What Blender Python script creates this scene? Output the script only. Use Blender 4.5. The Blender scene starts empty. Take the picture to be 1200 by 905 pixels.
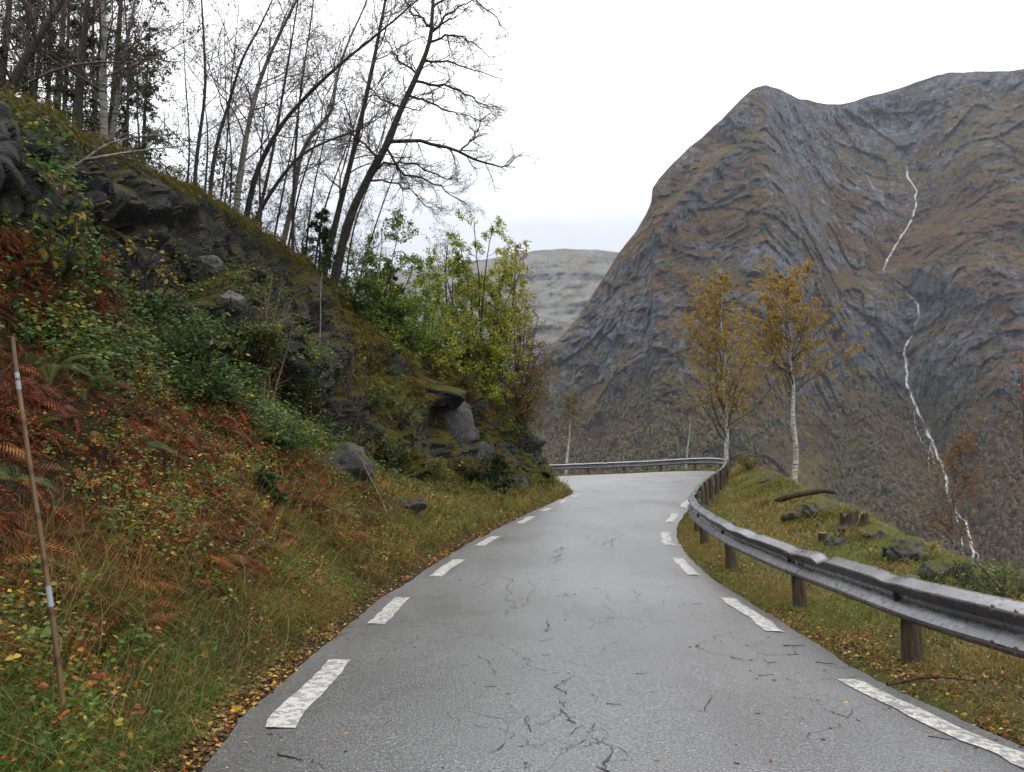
import bpy, math, random
import numpy as np
from mathutils import Vector
random.seed(5)
RNG = np.random.default_rng(11)
SC = bpy.context.scene
COL = SC.collection
# ------------------------------------------------------------------ camera
F, CX, CY = 933.0, 600.0, 452.5
PITCH = math.atan((560 - CY) / F)
CAMZ = 1.5
cd = bpy.data.cameras.new('camera'); cam = bpy.data.objects.new('camera', cd); COL.objects.link(cam)
cd.sensor_width = 36; cd.lens = 36 * F / 1200; cd.clip_start = 0.05; cd.clip_end = 30000
cam.location = (0, 0, CAMZ); cam.rotation_euler = (math.pi / 2 + PITCH, 0, 0)
SC.camera = cam
CP, SP = math.cos(PITCH), math.sin(PITCH)
def ray(px, py):
    px = np.asarray(px, float); py = np.asarray(py, float)
    a = (px - CX) / F; b = (CY - py) / F
    return np.stack([a + 0 * b, CP - b * SP, SP + b * CP], -1)
def W(px, py, Y):
    d = ray(px, py); Y = np.asarray(Y, float)
    return d * (Y / d[..., 1])[..., None] + np.array([0, 0, CAMZ])
def G(px, py, z):
    d = ray(px, py)
    return d * ((z - CAMZ) / d[..., 2])[..., None] + np.array([0, 0, CAMZ])
def proj(P):
    P = np.asarray(P, float) - np.array([0, 0, CAMZ])
    zf = P[..., 1] * CP + P[..., 2] * SP
    yu = -P[..., 1] * SP + P[..., 2] * CP
    zf = np.where(np.abs(zf) < 1e-6, 1e-6, zf)
    return CX + F * P[..., 0] / zf, CY - F * yu / zf, zf
# ------------------------------------------------------------------ noise
def _hash(ix, iy, iz, s=0):
    h = (ix.astype(np.uint32) * np.uint32(374761393) + iy.astype(np.uint32) * np.uint32(668265263)
         + iz.astype(np.uint32) * np.uint32(2147483647) + np.uint32(s * 974711 + 17))
    h = (h ^ (h >> np.uint32(13))) * np.uint32(1274126177)
    h = (h ^ (h >> np.uint32(16))) * np.uint32(2246822519)
    h ^= h >> np.uint32(15)
    return h.astype(np.float64) / 4294967295.0
def vnoise(p, s=0):
    i = np.floor(p); f = p - i; i = i.astype(np.int64)
    u = f * f * f * (f * (f * 6 - 15) + 10)
    r = np.zeros(len(p))
    for dx in (0, 1):
        for dy in (0, 1):
            for dz in (0, 1):
                w = (u[:, 0] if dx else 1 - u[:, 0]) * (u[:, 1] if dy else 1 - u[:, 1]) * (u[:, 2] if dz else 1 - u[:, 2])
                r += w * _hash(i[:, 0] + dx, i[:, 1] + dy, i[:, 2] + dz, s)
    return r * 2 - 1
def fbm(p, octv=4, gain=.5, s=0):
    r = 0; a = 1; t = 0
    for k in range(octv):
        r = r + a * vnoise(p * 2.03 ** k + 13.7 * k, s + k); t += a; a *= gain
    return r / t
def ridged(p, octv=4, gain=.5, s=0):
    r = 0; a = 1; t = 0
    for k in range(octv):
        r = r + a * (1 - 2 * np.abs(vnoise(p * 2.03 ** k + 7.3 * k, s + k))); t += a; a *= gain
    return r / t
def worley(p, s=0):
    i = np.floor(p).astype(np.int64); f1 = np.full(len(p), 9.); f2 = np.full(len(p), 9.); cid = np.zeros(len(p))
    for dx in (-1, 0, 1):
        for dy in (-1, 0, 1):
            for dz in (-1, 0, 1):
                a, b, c = i[:, 0] + dx, i[:, 1] + dy, i[:, 2] + dz
                q = np.stack([a + _hash(a, b, c, s), b + _hash(a, b, c, s + 1), c + _hash(a, b, c, s + 2)], 1)
                d = np.linalg.norm(q - p, axis=1); m = d < f1
                f2 = np.where(m, f1, np.minimum(f2, d)); cid = np.where(m, _hash(a, b, c, s + 3), cid); f1 = np.where(m, d, f1)
    return f1, f2, cid
def facets(p, s=0, tilt=.6):
    """piecewise planar blocks: each cell is one tilted face; also the distance to the joint between blocks"""
    i = np.floor(p).astype(np.int64); f1 = np.full(len(p), 9.); f2 = np.full(len(p), 9.); val = np.zeros(len(p))
    for dx in (-1, 0, 1):
        for dy in (-1, 0, 1):
            for dz in (-1, 0, 1):
                a, b, c = i[:, 0] + dx, i[:, 1] + dy, i[:, 2] + dz
                q = p - np.stack([a + _hash(a, b, c, s), b + _hash(a, b, c, s + 1), c + _hash(a, b, c, s + 2)], 1)
                r = np.stack([_hash(a, b, c, s + 4), _hash(a, b, c, s + 5), _hash(a, b, c, s + 6)], 1) * 2 - 1
                d = np.linalg.norm(q, axis=1); m = d < f1; v = (_hash(a, b, c, s + 3) - .5) + tilt * np.sum(q * r, 1)
                f2 = np.where(m, f1, np.minimum(f2, d)); val = np.where(m, v, val); f1 = np.where(m, d, f1)
    return val, f2 - f1
def nrm(v):
    return v / np.maximum(np.linalg.norm(v, axis=-1, keepdims=True), 1e-9)
def sstep(a, b, x):
    t = np.clip((x - a) / (b - a), 0, 1); return t * t * (3 - 2 * t)
def spline(P, n, closed=False):
    """Catmull-Rom through the knots, n samples evenly in knot index"""
    P = np.asarray(P, float); k = len(P); t = np.linspace(0, k - 1, n); i = np.minimum(t.astype(int), k - 2); f = (t - i)[:, None]
    p1, p2 = P[i], P[i + 1]; p0 = P[np.maximum(i - 1, 0)]; p3 = P[np.minimum(i + 2, k - 1)]
    p0 = np.where((i == 0)[:, None], 2 * p1 - p2, p0); p3 = np.where((i == k - 2)[:, None], 2 * p2 - p1, p3)
    return .5 * (2 * p1 + (p2 - p0) * f + (2 * p0 - 5 * p1 + 4 * p2 - p3) * f ** 2 + (3 * p1 - p0 - 3 * p2 + p3) * f ** 3)
def resamp(P, step=None, n=None):
    d = np.r_[0, np.cumsum(np.linalg.norm(np.diff(P, axis=0), axis=1))]
    if n is None: n = max(2, int(d[-1] / step) + 1)
    t = np.linspace(0, d[-1], n)
    return np.stack([np.interp(t, d, P[:, k]) for k in range(P.shape[1])], 1), t
# ------------------------------------------------------------------ mesh + objects
class MB:
    """collects vertices / faces with a tint per vertex and a material index per face"""
    def __init__(s): s.v = []; s.f = []; s.c = []; s.m = []; s.n = 0
    def add(s, V, Fc, tint=None, mat=0):
        V = np.asarray(V, float).reshape(-1, 3); Fc = np.asarray(Fc, np.int64)
        if len(V) == 0 or len(Fc) == 0: return
        s.v.append(V); s.f.append(Fc + s.n); s.m.append(np.full(len(Fc), mat, np.int32))
        if tint is None: tint = np.ones((len(V), 3))
        tint = np.asarray(tint, float)
        if tint.ndim == 1: tint = np.repeat(tint[None], len(V), 0)
        s.c.append(tint); s.n += len(V)
    def mesh(s, name, mats, smooth=True, origin=(0, 0, 0), extra=None):
        me = bpy.data.meshes.new(name)
        V = np.concatenate(s.v) - np.asarray(origin, float)
        tot = np.concatenate([np.full(len(f), f.shape[1], np.int32) for f in s.f])
        loops = np.concatenate([f.ravel() for f in s.f]).astype(np.int32)
        me.vertices.add(len(V)); me.vertices.foreach_set('co', V.ravel().astype(np.float32))
        me.loops.add(len(loops)); me.loops.foreach_set('vertex_index', loops)
        st = np.r_[0, np.cumsum(tot)[:-1]].astype(np.int32)
        me.polygons.add(len(tot)); me.polygons.foreach_set('loop_start', st); me.polygons.foreach_set('loop_total', tot)
        me.polygons.foreach_set('material_index', np.concatenate(s.m))
        me.polygons.foreach_set('use_smooth', np.full(len(tot), smooth))
        C = np.concatenate(s.c); a = me.color_attributes.new('tint', 'FLOAT_COLOR', 'POINT')
        a.data.foreach_set('color', np.c_[C, np.ones(len(C))].ravel().astype(np.float32))
        for m in (mats if isinstance(mats, (list, tuple)) else [mats]): me.materials.append(m)
        me.update(calc_edges=True); me.validate(); return me
    def obj(s, name, mats, parent=None, smooth=True, origin=None):
        if not s.v: return None
        org = np.zeros(3) if origin is None else np.asarray(origin, float)
        if parent is not None and origin is None: org = np.array(parent.matrix_world.translation) if parent.parent else np.array(parent.location)
        o = bpy.data.objects.new(name, s.mesh(name, mats, smooth, org)); COL.objects.link(o)
        if parent is not None: o.parent = parent
        else: o.location = org
        return o
def tag(o, label=None, cat=None, group=None, kind=None):
    if label: o['label'] = label
    if cat: o['category'] = cat
    if group: o['group'] = group
    if kind: o['kind'] = kind
    return o
def empty(name, loc, label, cat, group=None):
    o = bpy.data.objects.new(name, None); COL.objects.link(o); o.location = loc; o.empty_display_size = .2
    return tag(o, label, cat, group)
def gridfaces(a, b, off=0):
    i = np.arange(a - 1)[:, None]; j = np.arange(b - 1)[None]
    q = np.stack([i * b + j, (i + 1) * b + j, (i + 1) * b + j + 1, i * b + j + 1], -1).reshape(-1, 4)
    return q + off
def tubes(P, R, S=5):
    """P (N,K,3) centre lines, R (N,K) radii -> verts, quads"""
    N, K, _ = P.shape
    T = nrm(np.gradient(P, axis=1))
    mean = nrm(T.mean(1)); ref = np.where(np.abs(mean[:, 2:3]) < .8, np.array([[0, 0, 1.]]), np.array([[1., .15, 0]]))
    a = nrm(np.cross(T, ref[:, None, :])); b = np.cross(T, a)
    th = np.arange(S) * 2 * math.pi / S
    V = P[:, :, None, :] + R[:, :, None, None] * (np.cos(th)[None, None, :, None] * a[:, :, None, :] + np.sin(th)[None, None, :, None] * b[:, :, None, :])
    base = (np.arange(N) * K * S)[:, None, None]; k = (np.arange(K - 1) * S)[None, :, None]; s = np.arange(S)[None, None, :]; s2 = (s + 1) % S
    q = np.stack([base + k + s, base + k + s2, base + k + S + s2, base + k + S + s], -1).reshape(-1, 4)
    return V.reshape(-1, 3), q
# ------------------------------------------------------------------ node helpers
def mat(name):
    m = bpy.data.materials.new(name); m.use_nodes = True; nt = m.node_tree; nt.nodes.clear()
    return m, NT(nt)
class NT:
    def __init__(s, nt): s.nt = nt; s.N = nt.nodes; s.L = nt.links
    def n(s, typ, **kw):
        o = s.N.new(typ)
        for k, v in kw.items():
            if k.startswith('i_'): o.inputs[k[2:].replace('_', ' ')].default_value = v
            else: setattr(o, k, v)
        return o
    def l(s, a, b): s.L.new(a, b)
    def put(s, sock, v):
        if hasattr(v, 'links') or isinstance(v, bpy.types.NodeSocket): s.L.new(v, sock)
        else: sock.default_value = v
    def coord(s, kind='Object'): return s.n('ShaderNodeTexCoord').outputs[kind]
    def mapping(s, v, scale=(1, 1, 1), rot=(0, 0, 0), loc=(0, 0, 0)):
        o = s.n('ShaderNodeMapping'); s.put(o.inputs['Vector'], v)
        o.inputs['Scale'].default_value = scale; o.inputs['Rotation'].default_value = rot; o.inputs['Location'].default_value = loc
        return o.outputs[0]
    def noise(s, v, scale, detail=4, rough=.55, dist=0., out='Fac'):
        o = s.n('ShaderNodeTexNoise'); s.put(o.inputs['Vector'], v); o.inputs['Scale'].default_value = scale
        o.inputs['Detail'].default_value = detail; o.inputs['Roughness'].default_value = rough; o.inputs['Distortion'].default_value = dist
        return o.outputs[out]
    def voro(s, v, scale, feature='F1', out='Distance', rand=1.):
        o = s.n('ShaderNodeTexVoronoi', feature=feature); s.put(o.inputs['Vector'], v); o.inputs['Scale'].default_value = scale
        o.inputs['Randomness'].default_value = rand; return o.outputs[out]
    def ramp(s, fac, stops, interp='LINEAR'):
        o = s.n('ShaderNodeValToRGB'); s.put(o.inputs[0], fac); cr = o.color_ramp; cr.interpolation = interp
        while len(cr.elements) < len(stops): cr.elements.new(.5)
        for e, (p, c) in zip(cr.elements, stops):
            e.position = p; e.color = (c, c, c, 1) if not hasattr(c, '__len__') else (*c, 1)
        return o.outputs[0]
    def mix(s, fac, a, b, blend='MIX'):
        o = s.n('ShaderNodeMix', data_type='RGBA', blend_type=blend)
        s.put(o.inputs[0], fac)
        for sock, v in ((o.inputs[6], a), (o.inputs[7], b)):
            if isinstance(v, (tuple, list)): sock.default_value = (*v, 1) if len(v) == 3 else v
            else: s.put(sock, v)
        return o.outputs[2]
    def math(s, op, a, b=0., c=0., clamp=False):
        o = s.n('ShaderNodeMath', operation=op); o.use_clamp = clamp
        for k, v in enumerate((a, b, c)):
            if k < len(o.inputs): s.put(o.inputs[k], v)
        return o.outputs[0]
    def mapr(s, v, a, b, c=0., d=1.):
        o = s.n('ShaderNodeMapRange'); s.put(o.inputs[0], v)
        for k, x in zip((1, 2, 3, 4), (a, b, c, d)): o.inputs[k].default_value = x
        return o.outputs[0]
    def attr(s, name, out='Color'): return s.n('ShaderNodeAttribute', attribute_name=name).outputs[out]
    def nz(s):
        o = s.n('ShaderNodeSeparateXYZ'); s.l(s.n('ShaderNodeNewGeometry').outputs['Normal'], o.inputs[0]); return o.outputs[2]
    def bump(s, h, strength=.5, dist=.02):
        o = s.n('ShaderNodeBump'); s.put(o.inputs['Height'], h); o.inputs['Strength'].default_value = strength
        o.inputs['Distance'].default_value = dist; return o.outputs[0]
    def out(s, col, rough=.7, normal=None, spec=.5, metal=0., trans=0., coat=None):
        b = s.n('ShaderNodeBsdfPrincipled')
        if coat: s.put(b.inputs['Coat Weight'], coat[0]); s.put(b.inputs['Coat Roughness'], coat[1]); b.inputs['Coat IOR'].default_value = coat[2]
        if isinstance(col, (tuple, list)): b.inputs['Base Color'].default_value = (*col, 1)
        else: s.l(col, b.inputs['Base Color'])
        s.put(b.inputs['Roughness'], rough); s.put(b.inputs['Metallic'], metal); s.put(b.inputs['Specular IOR Level'], spec)
        if normal is not None: s.l(normal, b.inputs['Normal'])
        if normal is not None and coat: s.l(normal, b.inputs['Coat Normal'])
        sh = b.outputs[0]
        if trans:
            t = s.n('ShaderNodeBsdfTranslucent'); s.put(t.inputs[0], col if not isinstance(col, (tuple, list)) else (*col, 1))
            mx = s.n('ShaderNodeMixShader'); mx.inputs[0].default_value = trans; s.l(sh, mx.inputs[1]); s.l(t.outputs[0], mx.inputs[2]); sh = mx.outputs[0]
        s.l(sh, s.n('ShaderNodeOutputMaterial').inputs['Surface'])
# ------------------------------------------------------------------ materials
M = {}
m, t = mat('wet_asphalt'); v = t.coord()
big = t.noise(v, .55, 4, .6); agg = t.noise(v, 66, 3, .85); med = t.noise(v, 9, 4, .7); vo = t.voro(v, 75)
c = t.mix(t.mapr(big, .36, .66), (.018, .0185, .021), (.050, .051, .055))
c = t.mix(t.mapr(agg, .56, .68), c, (.24, .24, .245)); c = t.mix(t.mapr(agg, .49, .40), c, (.006, .006, .007))
c = t.mix(t.mapr(med, .56, .75, 0, .5), c, (.04, .04, .043))
trk = t.noise(t.mapping(v, (1.3, .12, 1)), 1.4, 3, .6)
rg = t.math('ADD', t.mapr(trk, .3, .75, .32, .44), t.mapr(agg, .35, .7, -.04, .08))
h = t.math('ADD', t.math('MULTIPLY', vo, .5), t.math('MULTIPLY', agg, .8))
t.out(c, rg, t.bump(h, .5, .006), .8, coat=(t.mapr(agg, .38, .60, .5, 1.), t.mapr(t.noise(t.mapping(v, (1, .45, 1)), .8, 4, .62), .36, .64, .33, .50), 1.8)); M['asphalt'] = m
m, t = mat('crack_tar'); v = t.coord()
t.out(t.mix(t.noise(v, 60), (.014, .014, .014), (.05, .046, .042)), .8); M['crack'] = m
m, t = mat('road_paint'); v = t.coord()
w = t.noise(v, 16, 6, .7); w2 = t.noise(v, 75, 3, .6)
wear = t.math('ADD', t.mapr(w, .48, .54), t.mapr(w2, .52, .60), clamp=True)
c = t.mix(t.noise(v, 5, 3), (.36, .355, .335), (.47, .465, .445))
t.out(t.mix(t.math('MULTIPLY', wear, .8), c, (.12, .115, .11)), .5, t.bump(w2, .4, .004)); M['paint'] = m
def soil(name, a, b, c3, sc=1.):
    m, t = mat(name); v = t.coord()
    c = t.mix(t.mapr(t.noise(v, 1.1 * sc, 5, .6), .35, .65), a, b); c = t.mix(t.mapr(t.noise(v, 7 * sc, 5, .65), .5, .7), c, c3)
    t.out(c, .9, t.bump(t.noise(v, 22 * sc, 6, .7), .9, .06), .2); M[name] = m
soil('bank_soil', (.022, .016, .008), (.030, .026, .009), (.045, .022, .008))
soil('verge_soil', (.055, .045, .016), (.05, .058, .016), (.085, .055, .02))
soil('slope_soil', (.05, .045, .018), (.045, .05, .018), (.07, .045, .02), .3)
# rock with moss on its flat ledges
def rockmat(name, dark, light, lich, moss_lo=.45, moss_hi=.75, mossc=((.05, .055, .008), (.085, .06, .012)), sc=1., lich_t=.63, rough=.62):
    m, t = mat(name); v = t.coord('Object')
    n1 = t.noise(v, .9 * sc, 6, .62); n2 = t.noise(v, 5 * sc, 6, .68, .4); n3 = t.noise(v, 26 * sc, 5, .7)
    c = t.mix(t.mapr(t.math('ADD', t.math('MULTIPLY', n1, .6), t.math('MULTIPLY', n2, .4)), .38, .62), dark, light)
    c = t.mix(t.mapr(n3, .5, .75, 0, .55), c, tuple(x * .4 for x in dark))
    lm = t.math('MULTIPLY', t.mapr(t.noise(v, 3.2 * sc, 6, .75), lich_t, lich_t + .08), t.mapr(t.noise(v, 16 * sc, 4, .7), .45, .55))
    c = t.mix(t.math('MULTIPLY', lm, .75), c, lich)
    cr = t.voro(t.mix(.16, v, t.noise(v, 2.2 * sc, 4, .6, out='Color')), 1.3 * sc, 'DISTANCE_TO_EDGE')
    ck = t.mapr(t.noise(v, 1.7 * sc, 3, .5), .48, .6); c = t.mix(t.math('MULTIPLY', t.mapr(cr, 0, .022, .85, 0), ck), c, (.004, .004, .004))
    ms = t.math('ADD', t.nz(), t.math('MULTIPLY', t.math('SUBTRACT', t.noise(v, 2.1 * sc, 5, .65), .5), 1.3))
    ms = t.math('ADD', ms, t.math('MULTIPLY', t.attr('tint', 'Fac'), .9)); mc = t.mix(t.noise(v, 4 * sc, 4, .6), *mossc)
    mk = t.mapr(ms, moss_lo, moss_hi)
    c = t.mix(mk, c, mc)
    hh = t.math('ADD', t.math('MULTIPLY', n2, 1.), t.math('MULTIPLY', n3, .6)); hh = t.math('ADD', hh, t.math('MULTIPLY', t.mapr(cr, 0, .04, -.5, 0), ck))
    t.out(c, t.mapr(mk, 0, 1, rough, .95), t.bump(hh, .9, .10 / sc), t.mapr(mk, 0, 1, .45, .1)); M[name] = m
rockmat('cliff_rock', (.003, .003, .0035), (.014, .0137, .0135), (.085, .085, .075))
rockmat('hill_soil', (.03, .024, .014), (.05, .04, .02), (.06, .06, .03), .1, .5)
rockmat('pale_rock', (.04, .039, .035), (.11, .107, .097), (.16, .16, .14), 1.3, 1.5, sc=2.4)
rockmat('grey_rock', (.018, .018, .0185), (.060, .060, .059), (.12, .12, .105), .62, .95, sc=1.6)
rockmat('mossy_rock', (.03, .03, .028), (.09, .088, .08), (.2, .2, .17), .5, .85, ((.055, .06, .010), (.11, .10, .016)), sc=2.6)
def leafmat(name, rough=.55, trans=.28, spec=.35):
    m, t = mat(name); c = t.attr('tint'); v = t.coord()
    c = t.mix(.35, c, t.mix(t.noise(v, 45, 3, .6), (.55, .55, .55), (1.3, 1.3, 1.3)), 'MULTIPLY')
    t.out(c, rough, None, spec, 0., trans); M[name] = m
leafmat('leaf', .55, .42); leafmat('grass_blade', .6, .25, .3); leafmat('dry_leaf', .7, .12, .25); leafmat('needle', .6, .1, .3)
m, t = mat('dark_bark'); v = t.coord(); vs = t.mapping(v, (1, 1, .22))
n = t.noise(vs, 30, 5, .65); c = t.mix(t.mapr(n, .35, .65), (.014, .012, .010), (.052, .045, .038))
c = t.mix(t.mapr(t.noise(v, 6, 5, .7), .6, .7, 0, .7), c, (.13, .135, .115)); t.out(c, .85, t.bump(n, .8, .02), .25); M['dark_bark'] = m
m, t = mat('twig_bark'); v = t.coord(); t.out(t.mix(t.noise(v, 3, 3), (.045, .037, .032), (.10, .083, .072)), .8, None, .3); M['twig_bark'] = m
m, t = mat('rust_twig_bark'); v = t.coord(); t.out(t.mix(t.noise(v, 3, 3), (.075, .035, .02), (.12, .075, .05)), .8, None, .3); M['rust_twig_bark'] = m
def birch(name, a, b, dk):
    m, t = mat(name); v = t.coord(); vs = t.mapping(v, (1, 1, 5.5))
    c = t.mix(t.mapr(t.noise(v, 4, 4, .6), .3, .7), a, b)
    c = t.mix(t.mapr(t.noise(vs, 5.5, 4, .7), .52, .60), c, dk)
    c = t.mix(t.mapr(t.noise(v, 2.3, 5, .7), .56, .68, 0, .9), c, dk)
    t.out(c, .75, t.bump(t.noise(vs, 14, 4, .7), .5, .015), .3); M[name] = m
birch('grey_birch_bark', (.09, .08, .07), (.21, .19, .17), (.02, .016, .014))
birch('white_birch_bark', (.26, .25, .23), (.46, .445, .42), (.03, .025, .02))
m, t = mat('galvanised_steel'); v = t.coord()
n1 = t.noise(t.mapping(v, (1, 1, 4)), 1.6, 5, .65); n2 = t.noise(v, 14, 5, .7); n3 = t.noise(t.mapping(v, (1, 1, .12)), 22, 3, .6)
c = t.mix(t.mapr(n1, .3, .7), (.13, .135, .15), (.25, .255, .27)); c = t.mix(t.mapr(n3, .45, .75, 0, .6), c, (.13, .13, .14))
ru = t.math('MULTIPLY', t.mapr(n2, .5, .66), t.mapr(n1, .45, .6)); ra = t.attr('tint', 'Fac')
ru = t.math('MAXIMUM', ru, t.math('MULTIPLY', t.mapr(t.attr('tint', 'Color'), .0, 1.), t.mapr(n2, .36, .56)))
c = t.mix(t.math('MULTIPLY', ru, .85), c, (.055, .033, .022))
t.out(c, t.math('ADD', t.mapr(n2, .3, .7, .20, .34), t.math('MULTIPLY', ru, .3)), t.bump(n2, .05, .006), .5, t.mapr(ru, 0, 1, .88, .1)); M['steel'] = m
m, t = mat('weathered_wood'); v = t.coord(); vs = t.mapping(v, (1, 1, .12)); n = t.noise(vs, 34, 5, .65)
c = t.mix(t.mapr(n, .35, .65), (.030, .021, .014), (.095, .072, .05)); c = t.mix(t.mapr(t.noise(v, 5, 4, .6), .5, .7, 0, .6), c, (.06, .065, .03))
t.out(c, .85, t.bump(n, .7, .012), .25); M['post_wood'] = m
m, t = mat('rotten_wood'); v = t.coord(); n = t.noise(t.mapping(v, (1, 1, .2)), 18, 6, .7)
t.out(t.mix(t.mapr(n, .35, .65), (.012, .009, .007), (.085, .055, .035)), .9, t.bump(n, 1., .03), .2); M['rotten_wood'] = m
m, t = mat('cut_wood'); v = t.coord(); n = t.noise(v, 30, 4, .6); t.out(t.mix(n, (.20, .13, .08), (.36, .27, .19)), .8); M['cut_wood'] = m
m, t = mat('bamboo_cane'); v = t.coord(); n = t.noise(t.mapping(v, (1, 1, .1)), 30, 4)
c = t.mix(t.mapr(n, .3, .7), (.075, .042, .017), (.15, .092, .037)); c = t.mix(t.mapr(t.attr('tint', 'Fac'), .5, 1, 1, 0), c, (.05, .025, .012)); t.out(c, .5, None, .5); M['bamboo'] = m
m, t = mat('reflective_tape'); v = t.coord(); t.out(t.mix(t.noise(v, 40), (.20, .21, .23), (.28, .29, .32)), .4); M['tape'] = m
m, t = mat('falling_water'); v = t.coord(); n = t.noise(t.mapping(v, (1, 1, .25)), .12, 5, .75)
al = t.math('MULTIPLY', t.attr('tint', 'Fac'), t.mapr(t.noise(t.mapping(v, (1, 1, .35)), .22, 5, .8), .36, .60, .25, .9)); b_ = t.n('ShaderNodeBsdfDiffuse'); b_.inputs[0].default_value = (.62, .64, .67, 1); tr = t.n('ShaderNodeBsdfTransparent'); mx_ = t.n('ShaderNodeMixShader')
t.l(al, mx_.inputs[0]); t.l(tr.outputs[0], mx_.inputs[1]); t.l(b_.outputs[0], mx_.inputs[2]); t.l(mx_.outputs[0], t.n('ShaderNodeOutputMaterial').inputs['Surface']); M['water'] = m
m, t = mat('red_berry'); t.out((.45, .02, .015), .35); M['berry'] = m
# ------------------------------------------------------------------ sky, sun, view
w = bpy.data.worlds.new('World'); SC.world = w; w.use_nodes = True
nt = w.node_tree; nt.nodes.clear(); t = NT(nt)
SUN_EL, SUN_AZ = math.radians(52), math.radians(150)      # azimuth measured from +Y clockwise
sky = t.n('ShaderNodeTexSky', sky_type='NISHITA', sun_disc=False, sun_elevation=SUN_EL, sun_rotation=SUN_AZ, dust_density=3., air_density=1.)
gen = t.coord('Generated'); sx = t.n('ShaderNodeSeparateXYZ'); t.l(gen, sx.inputs[0])
cl = t.noise(t.mapping(gen, (1, 1, 3.2)), 2.1, 5, .55)
el = t.math('ADD', sx.outputs[2], t.math('MULTIPLY', t.math('SUBTRACT', cl, .5), .22))
oc = t.ramp(el, [(0., (.58, .625, .69)), (.26, (.62, .675, .75)), (.33, (.80, .82, .86)), (.42, (.97, .975, .99)), (.65, (1., 1., 1.))])
gain = t.ramp(el, [(0., .64), (.3, .80), (.45, 1.15), (.8, 2.0)])
sc_ = t.n('ShaderNodeVectorMath', operation='SCALE'); t.l(oc, sc_.inputs[0]); t.l(t.math('MULTIPLY', gain, 16.5), sc_.inputs['Scale'])
bg = t.n('ShaderNodeBackground'); bg.inputs[1].default_value = .1
t.l(t.mix(.93, sky.outputs[0], sc_.outputs[0]), bg.inputs[0]); t.l(bg.outputs[0], t.n('ShaderNodeOutputWorld').inputs[0])
sd = bpy.data.lights.new('sun', 'SUN'); sd.energy = 1.1; sd.angle = math.radians(30); sd.color = (1, .97, .92)
so = bpy.data.objects.new('sun', sd); COL.objects.link(so); so.location = (0, 0, 60)
dv = Vector((math.sin(SUN_AZ) * math.cos(SUN_EL), math.cos(SUN_AZ) * math.cos(SUN_EL), math.sin(SUN_EL)))
so.rotation_euler = dv.to_track_quat('Z', 'Y').to_euler()
vs = SC.view_settings; vs.view_transform = 'Standard'; vs.look = 'None'; vs.exposure = EXPOSURE if 'EXPOSURE' in globals() else 0; vs.gamma = 1; vs.use_curve_mapping = False
SC.cycles.max_bounces = 6; SC.cycles.diffuse_bounces = 3; SC.cycles.glossy_bounces = 2; SC.cycles.transmission_bounces = 3; SC.cycles.volume_bounces = 0
SC.cycles.use_denoising = True
# ------------------------------------------------------------------ road edges (knots measured along the road)
def mix0(lst):
    r = []
    for q in lst:
        if q[0] == 'g': r.append(G(q[1], q[2], 0.))
        elif q[0] == 'p': r.append(W(q[1], q[2], q[3]))
        else: r.append(np.array(q[1:], float))
    return np.array(r)
LK = mix0([('w', -1.45, -8, -.02), ('w', -1.52, 0, 0), ('g', 235, 905), ('g', 282, 844), ('g', 346, 785), ('g', 406, 734), ('g', 445, 703),
           ('p', 499, 668, 11.9), ('p', 552, 636, 15), ('p', 590, 616, 17.8), ('p', 619, 602, 21), ('p', 655, 586, 26.5), ('p', 671, 577.5, 31), ('p', 657, 571.5, 34.8),
           ('w', .4, 36.9, 1.12), ('w', -3, 38.2, 1.1), ('w', -10, 39, 1.0), ('w', -20, 38, .8)])
RK = mix0([('w', 3.35, -8, -.02), ('w', 3.12, 0, 0), ('g', 1300, 918), ('g', 1197, 874.5), ('g', 1037, 801.6), ('g', 949, 749), ('g', 889, 712),
           ('p', 828.6, 672.7, 11.8), ('p', 800, 643, 14.6), ('p', 793, 625, 17), ('p', 798, 610, 19.6), ('p', 815, 588, 24.7), ('p', 836, 570, 31), ('p', 844, 558, 37.8),
           ('p', 840, 553, 42.7), ('p', 806, 552, 45), ('p', 722, 555.8, 46.8), ('p', 600, 566, 48.5)])
RK[-1] = (-8, 49, 1.2)
NU = 900
EL = spline(LK, NU); ER = spline(RK, NU)
_iw = nrm((ER - EL) * np.array([1, 1, 0])); EL = EL + _iw * (fbm(EL * 2.2, 3, .6, s=401) * .05)[:, None]; ER = ER + _iw * (fbm(ER * 2.2, 3, .6, s=402) * .05)[:, None]
# road mesh
NW = 15
tt = np.linspace(0, 1, NW)
road = EL[:, None] * (1 - tt)[None, :, None] + ER[:, None] * tt[None, :, None]
road[:, :, 2] += (.045 * (1 - (2 * tt - 1) ** 2))[None]
rp = road.reshape(-1, 3); road[:, :, 2] += (fbm(rp * .35, 3) * .02).reshape(NU, NW)
mb = MB(); mb.add(road, gridfaces(NU, NW))
# skirt below the asphalt's two edges so the road has a thickness
for e, s in ((EL, -1), (ER, 1)):
    lo = e.copy(); lo[:, 2] -= .12; mb.add(np.stack([e if s < 0 else lo, lo if s < 0 else e], 1), gridfaces(NU, 2))
rpx, rpy, rzf = proj(rp)
def road_at(px, py):
    d = (rpx - px) ** 2 + (rpy - py) ** 2 + np.where(rzf < .5, 1e9, 0); d = d + np.where(rp[:, 1] < 0, 1e9, 0)
    z = rp[np.argmin(d), 2]; return G(px, py, z)
road_flat = road.reshape(-1, 3)
def road_z(x, y):
    x = np.atleast_1d(x); y = np.atleast_1d(y)
    d = (road_flat[None, :, 0] - x[:, None]) ** 2 + (road_flat[None, :, 1] - y[:, None]) ** 2
    return road_flat[np.argmin(d, 1), 2]
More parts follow.
